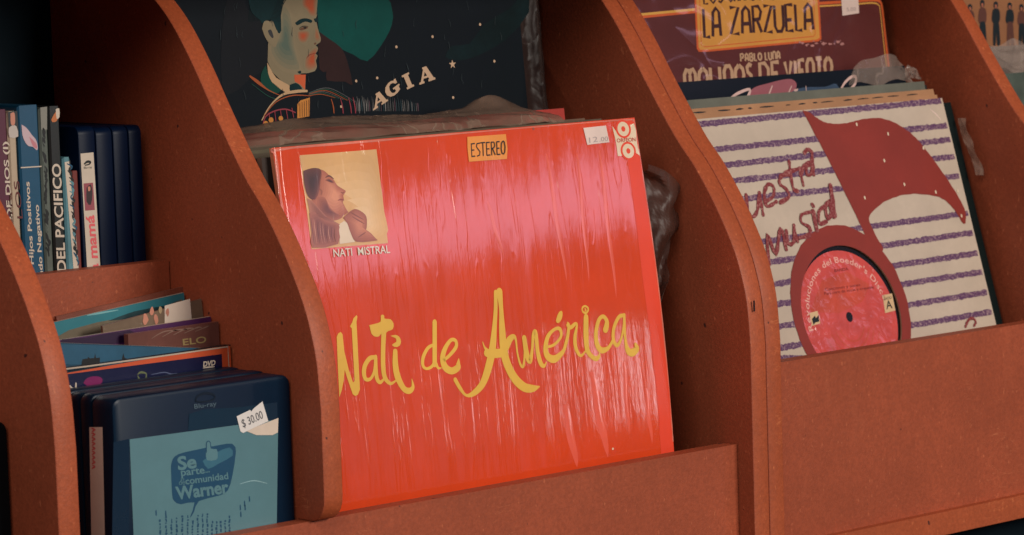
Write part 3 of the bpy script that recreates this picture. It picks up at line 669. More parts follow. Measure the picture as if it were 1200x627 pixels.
for k in range(46):
    x = rn.uniform(10, 300); y = rn.uniform(165, 250); AS.stroke(mb, [(x, y, .2), (x+rn.uniform(-1, 1), y+rn.uniform(.5, 4), rn.uniform(.2, .5)), (x+rn.uniform(-1.5, 1.5), y+rn.uniform(4, 7), .15)], P_('scuff_print', (54, 64, 68)), .56+.001*k, sub=2, caps=False)
mb.build('cover', R2, B2)
SLV = film('smoky_sleeve_film', (96, 78, 74), .34, .28, .7)
def agsl(a, c): return (531.5+c*20, 183.5+(170*a+70)*math.tan(math.radians(5))+2*math.sin(c*5), 139+a*178)
crumple(agsl, 40, 8, 1.6, 11, SLV, .25).build('plastic_sleeve', R2, B2, smooth=32)
def agrim(a, c): return (549.2+c*2.2, 183+(170*a+70)*math.tan(math.radians(5)), 139+a*178)
crumple(agrim, 60, 2, 1.2, 13, film('bright_film_fold', (150, 118, 104), .6, .35), .4).build('plastic_fold', R2, B2, smooth=32)

# ------------------------------------------------------------------ striped record with a note and a hole
US = cover_surf(586.6, 34.4, -84.3, 16.22)
LC = US.inv(997, 371)
OFF = paper('cream_cover_card', (208, 188, 168), .6, var=.16, k=.95); PUR = crayon('purple_crayon', (84, 46, 84), (176, 146, 146)); MARO = paper('maroon_print', (138, 44, 34), .55, var=.2)
MCR = crayon('maroon_crayon', (118, 30, 34), (170, 110, 104)); VIN = paper('black_vinyl', (12, 12, 14), .25, spec=.6); LBL = crinkle('red_label_paper', (214, 74, 64))
LBLO = crinkle('orange_label_paper', (206, 74, 48))
R3 = thing('record_sleeve', 'cream record sleeve with purple stripes and a big maroon music note', 'record', (744, 60, -84), 'records in the rack'); B3 = R3.location/MM
circ = lambda c, r, n=64, ry=None: [(c[0]+r*math.cos(2*math.pi*i/n), c[1]+(ry or r)*math.sin(2*math.pi*i/n)) for i in range(n)]
HC = (LC[0]+1.5, LC[1]+1.6); HR = 52.6
mb = sheet_body(US, 315, 8, 315, 4.4, OFF, KRAFT, front=False)
US.fill(mb, [(0, 8), (315, 8), (315, 315), (0, 315)], OFF, 0, holes=[circ(HC, HR)[::-1]])
n = 64; hv = [US.P(x, y, 0) for x, y in circ(HC, HR)]+[US.P(x, y, -1.0) for x, y in circ(HC, HR)]
mb.add(hv, [[i, (i+1) % n, n+(i+1) % n, n+i] for i in range(n)], KRAFT)
# stripes: level t at left/right, spans
ZN = (780, 90, 1.79)
def lv(u, v): return US.inv(u, v)[1]
stripes = [(lv(822, 146), lv(1106, 118)), (lv(836, 176), lv(1110, 147)), (lv(846, 195), lv(1118, 163)), (lv(855, 213), lv(1121, 183)), (lv(860, 234), lv(1126, 206))]
last = lv(1128, 250); lows = [250, 273, 297, 319, 343, 366]
for i, v in enumerate(lows): r_ = lv(1132+i*5, v+.0); stripes.append((r_-3.5, r_))
stripes += [(lv(912, 407)-1, lv(1165, 384)-22)]
def in_hole(a, b): return (a-HC[0])**2+(b-HC[1])**2 < (HR+6)**2
for i, (l, r_) in enumerate(stripes):
    segs = [(1, 314)]
    seg = []; a = 1.0
    while a < 314:
        t = l+(r_-l)*a/314; 
        if not in_hole(a, t): seg.append((a, t+random.uniform(-.28, .28), 4.5+random.uniform(-.45, .45)))
        else:
            if len(seg) > 2: US.stroke(mb, seg, PUR, .12+.01*i, jit=.13, sub=2, caps=False)
            seg = []
        a += 2.6
    if len(seg) > 2: US.stroke(mb, seg, PUR, .12+.01*i, jit=.13, sub=2, caps=False)
rough = lambda pts, j: [(a+random.uniform(-j, j), b+random.uniform(-j, j)) for a, b in pts]
flag = US.px(zpx([(286, 70), (300, 74), (322, 90), (345, 98), (380, 97), (410, 90), (440, 86), (470, 92), (496, 106), (524, 128), (552, 162), (580, 200), (604, 236), (626, 276), (629, 304), (622, 306), (606, 280), (580, 256), (545, 247), (505, 247), (470, 257), (445, 272), (426, 296), (440, 332), (456, 362), (444, 366), (428, 352), (420, 336), (404, 302), (372, 236), (340, 172), (308, 112)], ZN))
US.fill(mb, rough(crom(flag+[flag[0]], 5)[:-1], .25), MARO, .36)
OC = (LC[0]+1.5, LC[1]+4)
US.fill(mb, rough(circ((LC[0]+1.8, LC[1]+4), 62.5, 80, 66), .4), MARO, .40, holes=[circ(HC, HR)[::-1]])
for x, y in ((466, 120), (458, 176), (500, 226), (417, 254), (566, 242), (612, 240), (400, 100), (540, 150), (620, 292)):
    US.ell(mb, US.inv(*zpx([(x, y)], ZN)[0]), .9, 1.5, CREAM, .46, 7)
def NW(p, w=8.8):
    US.strokepx(mb, [(a, b, w*random.uniform(.8, 1.2)) for a, b in p], MCR, NW.h, z=ZN, jit=.3, sub=4); NW.h += .02
NW.h = .5
NZ = ZN
for p in ([(150, 250), (156, 300)], [(168, 248), (172, 280), (182, 294), (192, 280), (196, 244)], [(197, 248), (204, 290)],
          [(208, 262), (224, 252), (226, 232), (214, 226), (206, 246), (212, 272), (232, 262)],
          [(256, 206), (242, 208), (238, 224), (252, 236), (258, 252), (240, 264)],
          [(258, 178), (266, 232), (276, 240)], [(250, 202), (282, 192)], [(280, 192), (288, 228)], [(282, 206), (290, 186), (300, 186)],
          [(304, 178), (294, 186), (296, 206), (306, 200), (306, 158)], [(306, 172), (310, 206)], [(290, 160), (298, 152), (306, 160)],
          [(216, 396), (212, 330), (230, 372), (240, 318), (252, 362)], [(252, 324), (256, 350), (268, 346), (268, 312)], [(268, 318), (276, 346)],
          [(302, 284), (284, 290), (284, 306), (300, 316), (300, 332), (280, 338)], [(308, 282), (316, 322)], [(306, 268), (309, 272)],
          [(332, 272), (320, 284), (322, 308), (336, 304)], [(344, 262), (334, 272), (338, 296), (346, 288), (342, 262)], [(342, 264), (352, 294)], [(344, 228), (354, 292)]):
    NW(p)
US.strokepx(mb, [(1131, 383, 3.5), (1134, 376, 3.5), (1139, 373, 4), (1143, 377, 3.5), (1141, 382, 3)], MCR, .5, jit=.3)
US.strokepx(mb, [(1090, 128, .8), (1097, 134, 1.6), (1102, 140, .8)], PS, .1); 
mb.build('cover', R3, B3)
# disc in the sleeve
DS = Surf(US.P(LC[0], LC[1], -1.6), US.S, US.T)
R4 = thing('vinyl_record', 'black vinyl disc with a red label, seen through the round hole of the striped sleeve', 'vinyl record', DS.P(0, -140, 0)); B4 = R4.location/MM
mb = MB(); mb.loft([[DS.P(x, y, h) for x, y in circ((0, 0), r, 96)] for r, h in ((146, -1.2), (146, 0))], VIN, cap=True); mb.build('disc', R4, B4)
mb = MB(); DS.fill(mb, circ((-.4, -.6), 51.4, 80), LBL, .15)
for r in (14, 19, 24, 30):
    DS.stroke(mb, [(r*math.cos(a), -3+r*1.1*math.sin(a), 1.3) for a in [math.pi+.3+k*.25 for k in range(11)]], LBLO, .2+r*.001, sub=2, caps=False)
DS.fill(mb, [(-40, 8), (-20, 30), (8, 34), (30, 22), (18, 10), (-10, 4)], LBLO, .2)
DS.ell(mb, (0, 0), 3.4, 3.8, VIN, .3)
LT = paper('label_pale_ink', (236, 170, 156), .5); LD = paper('label_dark_ink', (110, 30, 34), .5)
def arc_text(mb, string, r, a0, a1, size, m, h):
    adv = []
    for ch in string:
        vs, fs = text2d(ch, .01) if ch != ' ' else ([], []); adv.append((ch, vs, fs, (max(v[0] for v in vs)-min(v[0] for v in vs)+.10) if vs else .32))
    tot = sum(a[3] for a in adv); p = 0
    for ch, vs, fs, w in adv:
        if vs:
            x0 = min(v[0] for v in vs); out = []
            for x, y in vs:
                th = a0+(a1-a0)*((p+x-x0)/tot); rad = r+y*size; out.append((rad*math.cos(th), rad*math.sin(th)))
            DS.emit(mb, out, fs, m, h)
        p += w
arc_text(mb, "Revoluciones del Boeder's Disco", 41.5, math.radians(188), math.radians(10), 6.4, LT, .3)
for k, (u0, u1, v) in enumerate(((978, 994, 319), (967, 1008, 341), (966, 1024, 346))):
    DS.text(mb, ['BANDA', 'Canciones y sones', 'Para coro de voces y orquesta'][k], (u0, v), (u1, v-(u1-u0)*.14), (u0-.8, v-3.6), LD, .3)
BXS = paper('label_cream_box', (214, 178, 134), .5, coat=.4)
DS.fillpx(mb, [(1034, 346), (1045, 344), (1049, 364), (1037, 367)], BXS, .3); DS.text(mb, 'A', (1038.5, 362.5), (1045.5, 361), (1037, 352.5), BLACK, .4, .01); DS.text(mb, 'LADO', (1036.2, 351.8), (1044.6, 350.2), (1035.6, 348.6), BLACK, .4)
DS.fillpx(mb, [(948, 367), (957.5, 364.5), (961, 379), (951.5, 382)], BXS, .3); DS.fillpx(mb, [(951, 374), (954.5, 370), (956, 373), (959, 369), (959.5, 377), (955, 378), (953, 381)], BLACK, .4)
mb.build('label', R4, B4)

# ------------------------------------------------------------------ stack behind the striped record
GRYT = paper('grey_green_card', (104, 104, 92), .7, var=.35); NAVYC = paper('navy_cover_print', (4, 16, 28), .5, coat=.1, spec=.15); DGRN = paper('dark_green_card', (10, 24, 24), .7, var=.3, spec=.15)
def dashes(sf, m_):
    x = 30
    while x < 300:
        d = random.uniform(4, 16); sf.stroke(m_, [(x, 317.4+random.uniform(-.3, .3), .5), (x+d/2, 317.5, random.uniform(.7, 1.6)), (x+d, 317.4, .4)], BLACK, .12, sub=2, caps=False); x += d+random.uniform(3, 14)
plain_record('kraft coloured sleeve second behind the striped record', 587, 43.5, -85.5, 15.4, 314.5, 316.6, 3.2, KRAFT, KRAFT)
plain_record('second kraft sleeve with worn dark gaps, in the stack behind the striped record', 586.5, 48.5, -85.5, 14.8, 314, 320.5, 3.0, KRAFT, paper('worn_kraft_card', (150, 102, 66), .8, var=.5), extra=dashes)
rr, sf, b = plain_record('dark green sleeve poking out to the right of the striped record, with torn white plastic', 598.5, 39.2, -85.5, 16, 316, 311, 2.2, DGRN, DGRN)
def torn(a, c): return (911.5+c*(2.0+1.6*math.sin(a*13))+1.2*math.sin(a*7), 98+a*18-6*c, 158+a*44)
crumple(torn, 40, 5, 1.3, 21, film('torn_white_film', (150, 120, 104), .4, .4), .25).build('torn_plastic', rr, b, smooth=32)
plain_record('black sheet added as the shaded gap between the kraft and grey green sleeves', 588, 66, -85.5, 12.6, 311, 320.6, 4, BLACK, BLACK)  # added black sheet, paints the dark shaded gap between the sleeves
rr, sf, b = plain_record('grey green edged sleeve rising above the kraft sleeves on the right', 586.8, 82, -85.5, 9.6, 309, 320.5, 5, GRYT, GRYT)
def knot(a, c):
    th = a*6.28; return (884+a*14+6*math.sin(c*3), 142+c*8, 233+7*math.sin(a*3.1)*(.4+c)+1.5*math.sin(th*2))
crumple(knot, 22, 10, 3.6, 23, CLEAR, .3).build('plastic_bag', rr, b, smooth=32)
Z7 = (800, 60, 6.0)
def navy_art(sf, m_):
    PK = paper('pink_photo_print', (150, 82, 88), .4, coat=.4); SC_ = paper('pale_script_print', (206, 170, 160), .4, coat=.4); LB = paper('blue_grey_print', (52, 76, 100), .4, coat=.4, var=.4)
    sf.fillpx(m_, [(470, 345), (478, 280), (520, 248), (600, 226), (680, 205), (760, 196), (800, 230), (780, 290), (700, 330)], PK, .12, smooth=3, z=Z7)
    sf.fillpx(m_, [(700, 345), (760, 290), (850, 255), (1000, 250), (1080, 230), (1100, 330), (900, 360)], LB, .16, smooth=3, z=Z7)
    sf.strokepx(m_, [(320, 345, 10), (380, 300, 22), (470, 268, 20), (455, 330, 26), (440, 380, 20)], SC_, .2, z=Z7)
    for p in ([(628, 245, 10), (605, 310, 14), (600, 370, 10)], [(765, 245, 8), (742, 300, 12), (735, 360, 10)], [(865, 245, 6), (870, 320, 8)], [(1115, 260, 16), (1140, 220, 20), (1180, 185, 22), (1215, 180, 22), (1210, 230, 22), (1170, 270, 16)]):
        sf.strokepx(m_, p, SC_, .24, z=Z7)
    sf.fillpx(m_, [(780, 270), (812, 262), (806, 280), (784, 284)], SC_, .24, z=Z7)
rr, sf, b = plain_record('near black blue sleeve with a pink picture and pale script behind the grey green edge', 588, 113, -85.5, 6.2, 300, 331, 4, NAVYC, NAVYC, extra=navy_art)
def bagR(a, c): return (822+a*74, 146+c*3, 232+22*c*math.sin(math.pi*a)**.6+2*math.sin(a*11))
crumple(bagR, 30, 8, 2.2, 29, CLEAR, .25).build('plastic_bag', rr, b, smooth=32)

# ------------------------------------------------------------------ maroon record with a yellow plate
ZS = cover_surf(598.5, 154.3, 69.5, 10.0)
MRN = paper('maroon_cover_print', (92, 38, 36), .5, spec=.2, coat=.55, film_=1, var=.2, crough=.12); YEL = paper('yellow_plate_print', (212, 146, 66), .5, spec=.2, coat=.55, film_=1, crough=.12); ORZ = paper('orange_rule_print', (206, 92, 44), .5, spec=.2, coat=.55, film_=1, crough=.12)
DKB = paper('dark_brown_ink', (66, 34, 34), .5, spec=.2, coat=.55, film_=1, crough=.12); BEI = paper('beige_ink', (190, 150, 118), .5, spec=.2, coat=.55, film_=1, crough=.12)
R5 = thing('record_sleeve', 'maroon record sleeve with a yellow La Zarzuela plate, in clear wrap', 'record', (756, 160, 69), 'records in the rack'); B5 = R5.location/MM
mb = sheet_body(ZS, 315, 0, 315, 3.5, MRN, paper('maroon_card_edge', (70, 34, 32), .7))
YLW = paper('yellow_rule_print', (216, 160, 74), .5, spec=.2, coat=.55, film_=1, crough=.12)
def zl(p, m, h): ZS.strokepx(mb, p, m, h, caps=False, sub=4)
zl([(735, 21.5, 4), (775, 17.2, 4), (820, 13, 4)], ORZ, .12); zl([(735, 18.5, 3), (775, 14.8, 3), (820, 10.5, 3)], YLW, .14)
zl([(958, 4, 3.6), (1000, 1.5, 3.6), (1022, 0, 3.6), (1031, 2, 3.6), (1034, 12, 3.6), (1038, 50, 3.6), (1043, 92, 3.6)], ORZ, .12); zl([(958, 7.5, 2), (1000, 5, 2), (1022, 3.5, 2), (1029.5, 6, 1.6), (1031.5, 14, 1.4), (1035.4, 50, 1.4), (1040.4, 92, 1.4)], YLW, .14)
ZZ = (740, 0, 3.75)
ZS.fillpx(mb, [(272, -90), (286, 215), (296, 228), (330, 228), (820, 182), (834, 172), (818, -120)], ORZ, .2, z=ZZ)
ZS.fillpx(mb, [(280, -86), (294, 208), (302, 219), (330, 219), (814, 174), (826, 166), (810, -116)], YEL, .26, z=ZZ)
zl_ = lambda p, m, h, w: ZS.strokepx(mb, [(a, b, w) for a, b in p], m, h, z=ZZ, caps=False, sub=0)
zl_([(296, -60), (306, 200), (320, 206), (800, 160), (806, 150), (796, -100)], ORZ, .30, 4)
# condensed capitals, one stroke list per letter in a unit box
CAPS = {'L': [[(0, 1), (0, 0), (1, 0)]], 'A': [[(0, 0), (.12, .85), (.5, 1), (.88, .85), (1, 0)], [(.06, .36), (.94, .36)]], 'Z': [[(0, 1), (1, 1), (0, 0), (1, 0)]], 'R': [[(0, 0), (0, 1), (.7, 1), (1, .8), (.8, .52), (0, .48)], [(.45, .5), (1, 0)]], 'U': [[(0, 1), (0, .2), (.25, 0), (.75, 0), (1, .2), (1, 1)]], 'E': [[(1, 1), (0, 1), (0, 0), (1, 0)], [(0, .42), (.8, .42)]],
        'O': [[(.5, 1), (.1, .8), (0, .5), (.1, .2), (.5, 0), (.9, .2), (1, .5), (.9, .8), (.5, 1)]], 'S': [[(1, .9), (.6, 1), (.1, .85), (.2, .6), (.8, .42), (.95, .15), (.5, 0), (0, .1)]], 'G': [[(1, .85), (.6, 1), (.1, .8), (0, .5), (.1, .2), (.5, 0), (1, .15), (1, .45), (.6, .45)]], 'N': [[(0, 0), (0, 1), (1, 0), (1, 1)]], 'D': [[(0, 0), (0, 1), (.6, 1), (1, .7), (1, .3), (.6, 0), (0, 0)]], 'X': [[(0, 0), (1, 1)], [(0, 1), (1, 0)]], 'I': [[(.5, 0), (.5, 1)]], 'T': [[(0, 1), (1, 1)], [(.5, 0), (.5, 1)]], 'V': [[(0, 1), (.5, 0), (1, 1)]], 'M': [[(0, 0), (0, .75), (.2, 1), (.4, .95), (.5, .7), (.6, .95), (.8, 1), (1, .75), (1, 0)], [(.5, .7), (.5, 0)]],
        'n': [[(0, 0), (0, .75), (.25, 1), (.75, 1), (1, .75), (1, 0)]], 'P': [[(0, 0), (0, 1), (.7, 1), (1, .78), (.75, .5), (0, .48)]], 'B': [[(0, 0), (0, 1), (.7, 1), (.9, .78), (.7, .54), (0, .54)], [(.7, .54), (1, .3), (.75, 0), (0, 0)]], ' ': []}
def caps_word(sf, mb, string, widths, gap, bl, br, tl, wd, m, h, z):
    A, Bb, C = sf.px(zpx([bl, br, tl], z)); tot = sum(widths)+gap*(len(string)-1); p = 0
    for ch, w in zip(string, widths):
        for k, st in enumerate(CAPS[ch]):
            q = [((p+x*w)/tot, y) for x, y in st]
            sf.stroke(mb, [(A[0]+(Bb[0]-A[0])*x+(C[0]-A[0])*y, A[1]+(Bb[1]-A[1])*x+(C[1]-A[1])*y, wd) for x, y in q], m, h+k*.02, sub=0, caps=False)
        p += w+gap
caps_word(ZS, mb, 'LA', [.7, 1.], .35, (320, 164), (392, 158), (314, 40), 3.0, DKB, .36, ZZ)
caps_word(ZS, mb, 'ZARZUELA', [.9, .9, .85, .85, .9, .75, .65, .9], .3, (436, 150), (798, 130), (430, 34), 3.0, DKB, .36, ZZ)
caps_word(ZS, mb, 'LOS', [.6, 1, .7], .3, (318, 18), (402, 10), (312, -60), 1.8, DKB, .36, ZZ)
caps_word(ZS, mb, 'GRANDES', [1, .8, .9, .9, .9, .7, .8], .3, (424, 8), (590, -6), (418, -70), 1.8, DKB, .36, ZZ)
caps_word(ZS, mb, 'EXITOS', [.7, .9, .3, .7, 1, .7], .3, (612, -2), (720, -14), (606, -80), 1.8, DKB, .36, ZZ)
caps_word(ZS, mb, 'PABLO', [.8, .8, .8, .6, .9], .4, (480, 270), (572, 264), (478, 238), 1.7, BEI, .2, ZZ)
caps_word(ZS, mb, 'LUnA', [.6, .8, .8, .8], .4, (588, 263), (652, 258), (586, 231), 1.7, BEI, .2, ZZ)
caps_word(ZS, mb, 'MOLInOS', [1.25, 1, .55, .3, .9, 1, .6], .36, (236, 394), (532, 366), (230, 308), 3.4, BEI, .2, ZZ)
caps_word(ZS, mb, 'DE', [.9, .75], .4, (566, 364), (650, 356), (562, 280), 3.4, BEI, .2, ZZ)
caps_word(ZS, mb, 'VIEnTO', [.9, .3, .7, .9, .8, 1], .36, (676, 352), (882, 330), (672, 272), 3.4, BEI, .2, ZZ)
SCUF = paper('torn_paper_scuff', (190, 130, 124), .8, var=.4)
rn = random.Random(4)
for k in range(16):
    x = 740+k*12.5+rn.uniform(-4, 4); y = 194-k*.6+rn.uniform(-10, 10); r = rn.uniform(3, 10)
    ZS.fillpx(mb, [(x+r*rn.uniform(.6, 1.3)*math.cos(a), y+r*.7*rn.uniform(.5, 1.4)*math.sin(a)) for a in [i*.785 for i in range(8)]], SCUF, .34+.004*k, z=ZZ)
COV5 = mb.build('cover', R5, B5)
s_ = MB(); ZS.fillpx(s_, [(985, -8), (1005, -10), (1006.5, 15.5), (987, 18.5)], PS, .3)
ZS.text(s_, '5.00', (992, 13.5), (1003, 12.5), (991.5, 9), GI, .4); s_.build('price_sticker', COV5, B5)
plain_record('plain near black sleeve peeking out right of the maroon record', 604.5, 161, 69.5, 9.6, 314.5, 318, 4, NAVYC, NAVYC)

# ------------------------------------------------------------------ books on the upper left shelf
SHZ = 69.2
def book(name, label, cat, u0, u1, vtop, m, vref=200, y0=163.5, depth=95, art=None, rounded=False, top_m=None, group='books and cases on the upper shelf', b=1.2):
    x0 = ony(u0, vref, y0).x; x1 = ony(u1, vref, y0).x - .4; zt = ony((u0+u1)/2, vtop, y0).z
    base = ((x0+x1)/2, y0+depth/2, SHZ); sf = Surf((x0, y0, SHZ), (1, 0, 0), (0, 0, 1))
    mb = MB()
    if rounded: rcase_side(mb, x0, x1, y0, y0+depth, SHZ, zt, m)
    else: mb.box(x0, x1, y0, y0+depth, SHZ, zt, m, b)
    if rounded:
        r = thing(name, label, cat, base, group); B = r.location/MM; cs = mb.build('case', r, B, smooth=35)
        if art:
            a = MB(); art(sf, a); a.build('spine_insert', cs, B)
        return r
    if art: art(sf, mb)
    o = mb.build(name, None, Vector(base)); return tag(o, label, cat, group)
def rcase_side(mb, x0, x1, y0, y1, z0, z1, m, r=5., b=.8):
    def ring(x, i):
        rr = max(r-i, .6); o = []
        for cy, cz, a0 in ((y1-i-rr, z1-i-rr, 0), (y0+i+rr, z1-i-rr, 90), (y0+i+rr, z0+i+rr, 180), (y1-i-rr, z0+i+rr, 270)):
            for k in range(6):
                t = math.radians(a0+18*k); o.append((x, cy+rr*math.cos(t), cz+rr*math.sin(t)))
        return o
    mb.loft([ring(x0, b), ring(x0+b*.3, b*.3), ring(x0+b, 0), ring(x1-b, 0), ring(x1-b*.3, b*.3), ring(x1, b)], m)
PURB = paper('plum_cloth', (84, 30, 52), .5); WHB = paper('ivory_spine', (180, 160, 136), .6); BLUB = paper('blue_spine', (12, 74, 104), .4, coat=.3); GRB = paper('grey_spine', (92, 100, 92), .5, var=.4); BLKB = paper('black_spine', (24, 30, 30), .4, coat=.3)
INKW = paper('white_ink', (204, 188, 170), .5); INKR = paper('dark_red_ink', (96, 34, 34), .5); PINK = paper('pink_ink', (222, 96, 100), .5); CYN = paper('cyan_spine', (92, 140, 150), .5, var=.4); RUST = paper('rust_spine', (112, 44, 38), .5)
def a_purple(sf, mb): sf.text(mb, 'HIJO DE DIOS (I)', (16.6, 300), (8.6, 166), (10.6, 300), INKW, .25, .02)
def a_white(sf, mb):
    sf.text(mb, 'LOS', (26.5, 256), (22, 212), (20.0, 256), INKR, .25)
    sf.fillpx(mb, [(9, 131), (20, 130), (22, 160), (11, 161)], paper('dark_portrait_ground', (40, 44, 46), .5), .2)
    sf.fillpx(mb, [(12, 133), (16.5, 132), (17.5, 142), (16, 147), (12.5, 145)], paper('portrait_skin', (196, 130, 108), .5), .25, smooth=3)
    sf.fillpx(mb, [(10, 150), (14, 147), (19, 148), (21, 160), (11, 161)], paper('portrait_clothes', (190, 178, 168), .5), .25, smooth=2)
    sf.text(mb, 'y tierra', (16.4, 292), (13.8, 225), (12.4, 292), INKR, .25)
def a_blue(sf, mb):
    sf.text(mb, 'Desarrollar Hijos Positivos', (43.6, 390), (34.0, 213), (38.6, 390), INKW, .25, .02)
    sf.text(mb, 'en un Mundo Negativo', (54.0, 383), (45.0, 240), (49.0, 383), INKW, .25, .02)
    sf.strokepx(mb, [(24.5, 196.5, 1.2), (48.0, 195, 1.2)], INKW, .25, sub=0)
    sf.fillpx(mb, [(25, 146), (31, 150), (37, 158), (42, 164), (44, 172), (43, 176), (38, 172), (33, 171), (29, 166), (26, 158)], paper('pale_lilac_ink', (196, 170, 176), .5), .25, smooth=3)
    sf.fillpx(mb, [(34, 160), (42, 168), (43, 174), (38, 171)], paper('pink_shade_ink', (190, 120, 128), .5), .3, smooth=2)
def a_grey(sf, mb):
    sf.fillpx(mb, [(47, 126), (55, 125), (55, 152), (48, 152)], paper('pale_grey_ink', (130, 128, 118), .5), .2)
    for k in range(26): sf.strokepx(mb, [(49+k*.2+random.uniform(-.5, 3), 150+k*5.6, 1), (51+k*.2+random.uniform(-1, 3), 155+k*5.6, random.uniform(1, 4)), (51+k*.25, 160+k*5.6, 1)], random.choice([BLACK, BLKB, GRB]), .2+.004*k)
def a_black(sf, mb):
    sf.text(mb, 'DEL PACIFICO', (77.0, 318), (70.5, 192), (66.6, 318), INKW, .25, .02)
    sf.fillpx(mb, [(60, 140), (63, 134), (68, 128), (69, 134), (66, 142), (61, 143)], paper('amber_ink', (190, 110, 60), .5), .25, smooth=2); sf.fillpx(mb, [(65, 128), (69, 127), (69.4, 137), (66, 139)], INKW, .3, smooth=2)
def a_cyan(sf, mb):
    sf.fillpx(mb, [(75.5, 190), (81.5, 189), (92, 315), (86, 316)], INKW, .2)
    for k in range(30): sf.strokepx(mb, [(80+k*.28+random.uniform(-2, 2), 188+k*4, 1), (82+k*.28+random.uniform(-2, 2), 191+k*4, random.uniform(1, 4)), (82+k*.3, 195+k*4, .8)], random.choice([BLACK, BLKB, CYN, BLUB]), .25+.003*k)
def a_mama(sf, mb):
    sf.fillpx(mb, [(94, 180), (109.2, 178.5), (117.4, 315), (102, 317)], INKW, .3)
    sf.text(mb, 'la mamá', (115.8, 322), (109.6, 252), (105.5, 322), PINK, .4, .03)
    sf.fillpx(mb, [(97.5, 215), (108.6, 214), (110.8, 246), (99.4, 247)], paper('muted_red_print', (150, 74, 84), .5), .35); sf.fillpx(mb, [(101, 220), (106, 216), (108, 226), (106, 240), (101, 236)], paper('dark_figure_print', (56, 40, 44), .5), .4, smooth=2); sf.fillpx(mb, [(102.5, 219), (105, 218.5), (105.4, 223), (103, 224)], paper('portrait_skin', (196, 130, 108), .5), .45, smooth=2)
    sf.strokepx(mb, [(98.5, 192, 1.4), (102, 189.5, 2.6), (105.5, 190, 2.2), (104, 192.5, 1.4), (99.5, 193.6, 1.2)], BLACK, .4); sf.text(mb, 'Blu-ray', (98, 198), (107.4, 197), (97.9, 195.2), BLACK, .4)
book('book', 'plum book with HIJO DE DIOS (I) on its spine', 'book', 2.0-6, 12, 128, PURB, vref=210, art=a_purple)
book('book', 'ivory book with a small portrait at the top of its spine', 'book', 12, 22.6, 130, WHB, vref=210, art=a_white)
book('book', 'blue book about raising children with a bird on its spine', 'book', 23.4, 48, 123, BLUB, vref=190, art=a_blue, depth=90)
book('book', 'thin grey book between the blue book and the black one', 'book', 48.6, 59, 126, GRB, vref=200, art=a_grey, depth=88)
book('book', 'black book with DEL PACIFICO on its spine', 'book', 59.6, 73.5, 124, BLKB, vref=200, art=a_black)
book('disc_case', 'slim white and pale blue case right of the black book', 'disc case', 74, 83.5, 184, CYN, vref=200, art=a_cyan)
book('disc_case', 'thin rust red case squeezed beside the la mamá case', 'disc case', 84, 93, 200, RUST, vref=215)
book('disc_case', 'blue disc case with a white la mamá spine', 'disc case', 93.6, 114, 148, CASEB, vref=210, art=a_mama, rounded=True, depth=110)
book('disc_case', 'plain dark blue disc case standing right of the la mamá case', 'disc case', 114.4, 134, 149, CASEB, vref=210, rounded=True, depth=110)
book('disc_case', 'plain dark blue disc case in the middle of the three blank spines', 'disc case', 134.4, 152.5, 147.5, CASEB, vref=210, rounded=True, depth=110)
book('disc_case', 'plain dark blue disc case at the right end of the upper shelf, against the divider', 'disc case', 152.9, 168.4, 146.5, CASEB, vref=210, rounded=True, depth=110)

# ------------------------------------------------------------------ disc cases in the lower left bin
FLZ = -86.6
GD = 'disc cases in the lower bin'
R6 = thing('disc_case', 'front navy disc case with a pale blue insert and a $30.00 sticker', 'disc case', (111, 38, FLZ), GD); B6 = R6.location/MM
mb = MB(); rcase(mb, 44.6, 177.4, 27.6, 49.6, FLZ, 90.6, CASE, 6, 1.8); CAS6 = mb.build('case', R6, B6, smooth=35)
BS = Surf((44.6, 27.6, FLZ), (1, 0, 0), (0, 0, 1)); ZB = (80, 430, 3.182)
PBL = paper('pale_blue_insert', (86, 126, 134), .4, coat=.5, crough=.2, var=.14); DBL = paper('dark_blue_insert_print', (16, 70, 100), .4, coat=.5, crough=.2); MBL = paper('mid_blue_print', (52, 104, 124), .4, coat=.5, crough=.2)
mb = MB()
BS.fillpx(mb, [(228, 270), (782, 196), (776, 640), (246, 700)], PBL, .2, z=ZB)
BS.fillpx(mb, [(168, 280), (228, 268), (226, 700), (162, 700)], paper('navy_window_margin', (8, 36, 58), .2, coat=.6), .18, z=ZB)
BS.fillpx(mb, [(450, 175), (505, 158), (640, 150), (778, 132), (780, 196), (446, 238)], paper('dull_blue_margin', (14, 44, 64), .25, coat=.6), .22, z=ZB)
BS.fillpx(mb, [(382, 372), (388, 345), (410, 325), (470, 310), (590, 286), (616, 292), (624, 316), (612, 400), (594, 460), (560, 480), (486, 500), (468, 540), (452, 562), (470, 505), (420, 512), (394, 500), (386, 470)], DBL, .3, z=ZB, smooth=2)
BS.fillpx(mb, [(500, 350), (545, 322), (600, 300), (612, 330), (560, 360), (520, 380)], MBL, .34, z=ZB, smooth=2)
BS.fillpx(mb, [(512, 320), (516, 282), (524, 276), (530, 284), (532, 304), (552, 306), (556, 330), (550, 346), (516, 348)], PBL, .38, z=ZB, smooth=2)
BS.strokepx(mb, [(514, 318, 3), (514, 284, 3), (521, 276, 3), (529, 284, 3), (531, 302, 3), (552, 304, 3)], DBL, .42, z=ZB, sub=2)
BS.text(mb, 'Se', (408, 384), (478, 374), (404, 334), PBL, .4, .035, z=ZB)
BS.text(mb, 'parte', (420, 406), (508, 396), (416, 378), PBL, .4, .02, z=ZB); BS.text(mb, '...', (510, 394), (526, 392), (508, 372), PBL, .4, .02, z=ZB)
BS.text(mb, 'de', (412, 440), (434, 438), (410, 420), PBL, .4, .0, z=ZB); BS.text(mb, 'la', (420, 424), (432, 422), (419, 412), PBL, .4, .0, z=ZB)
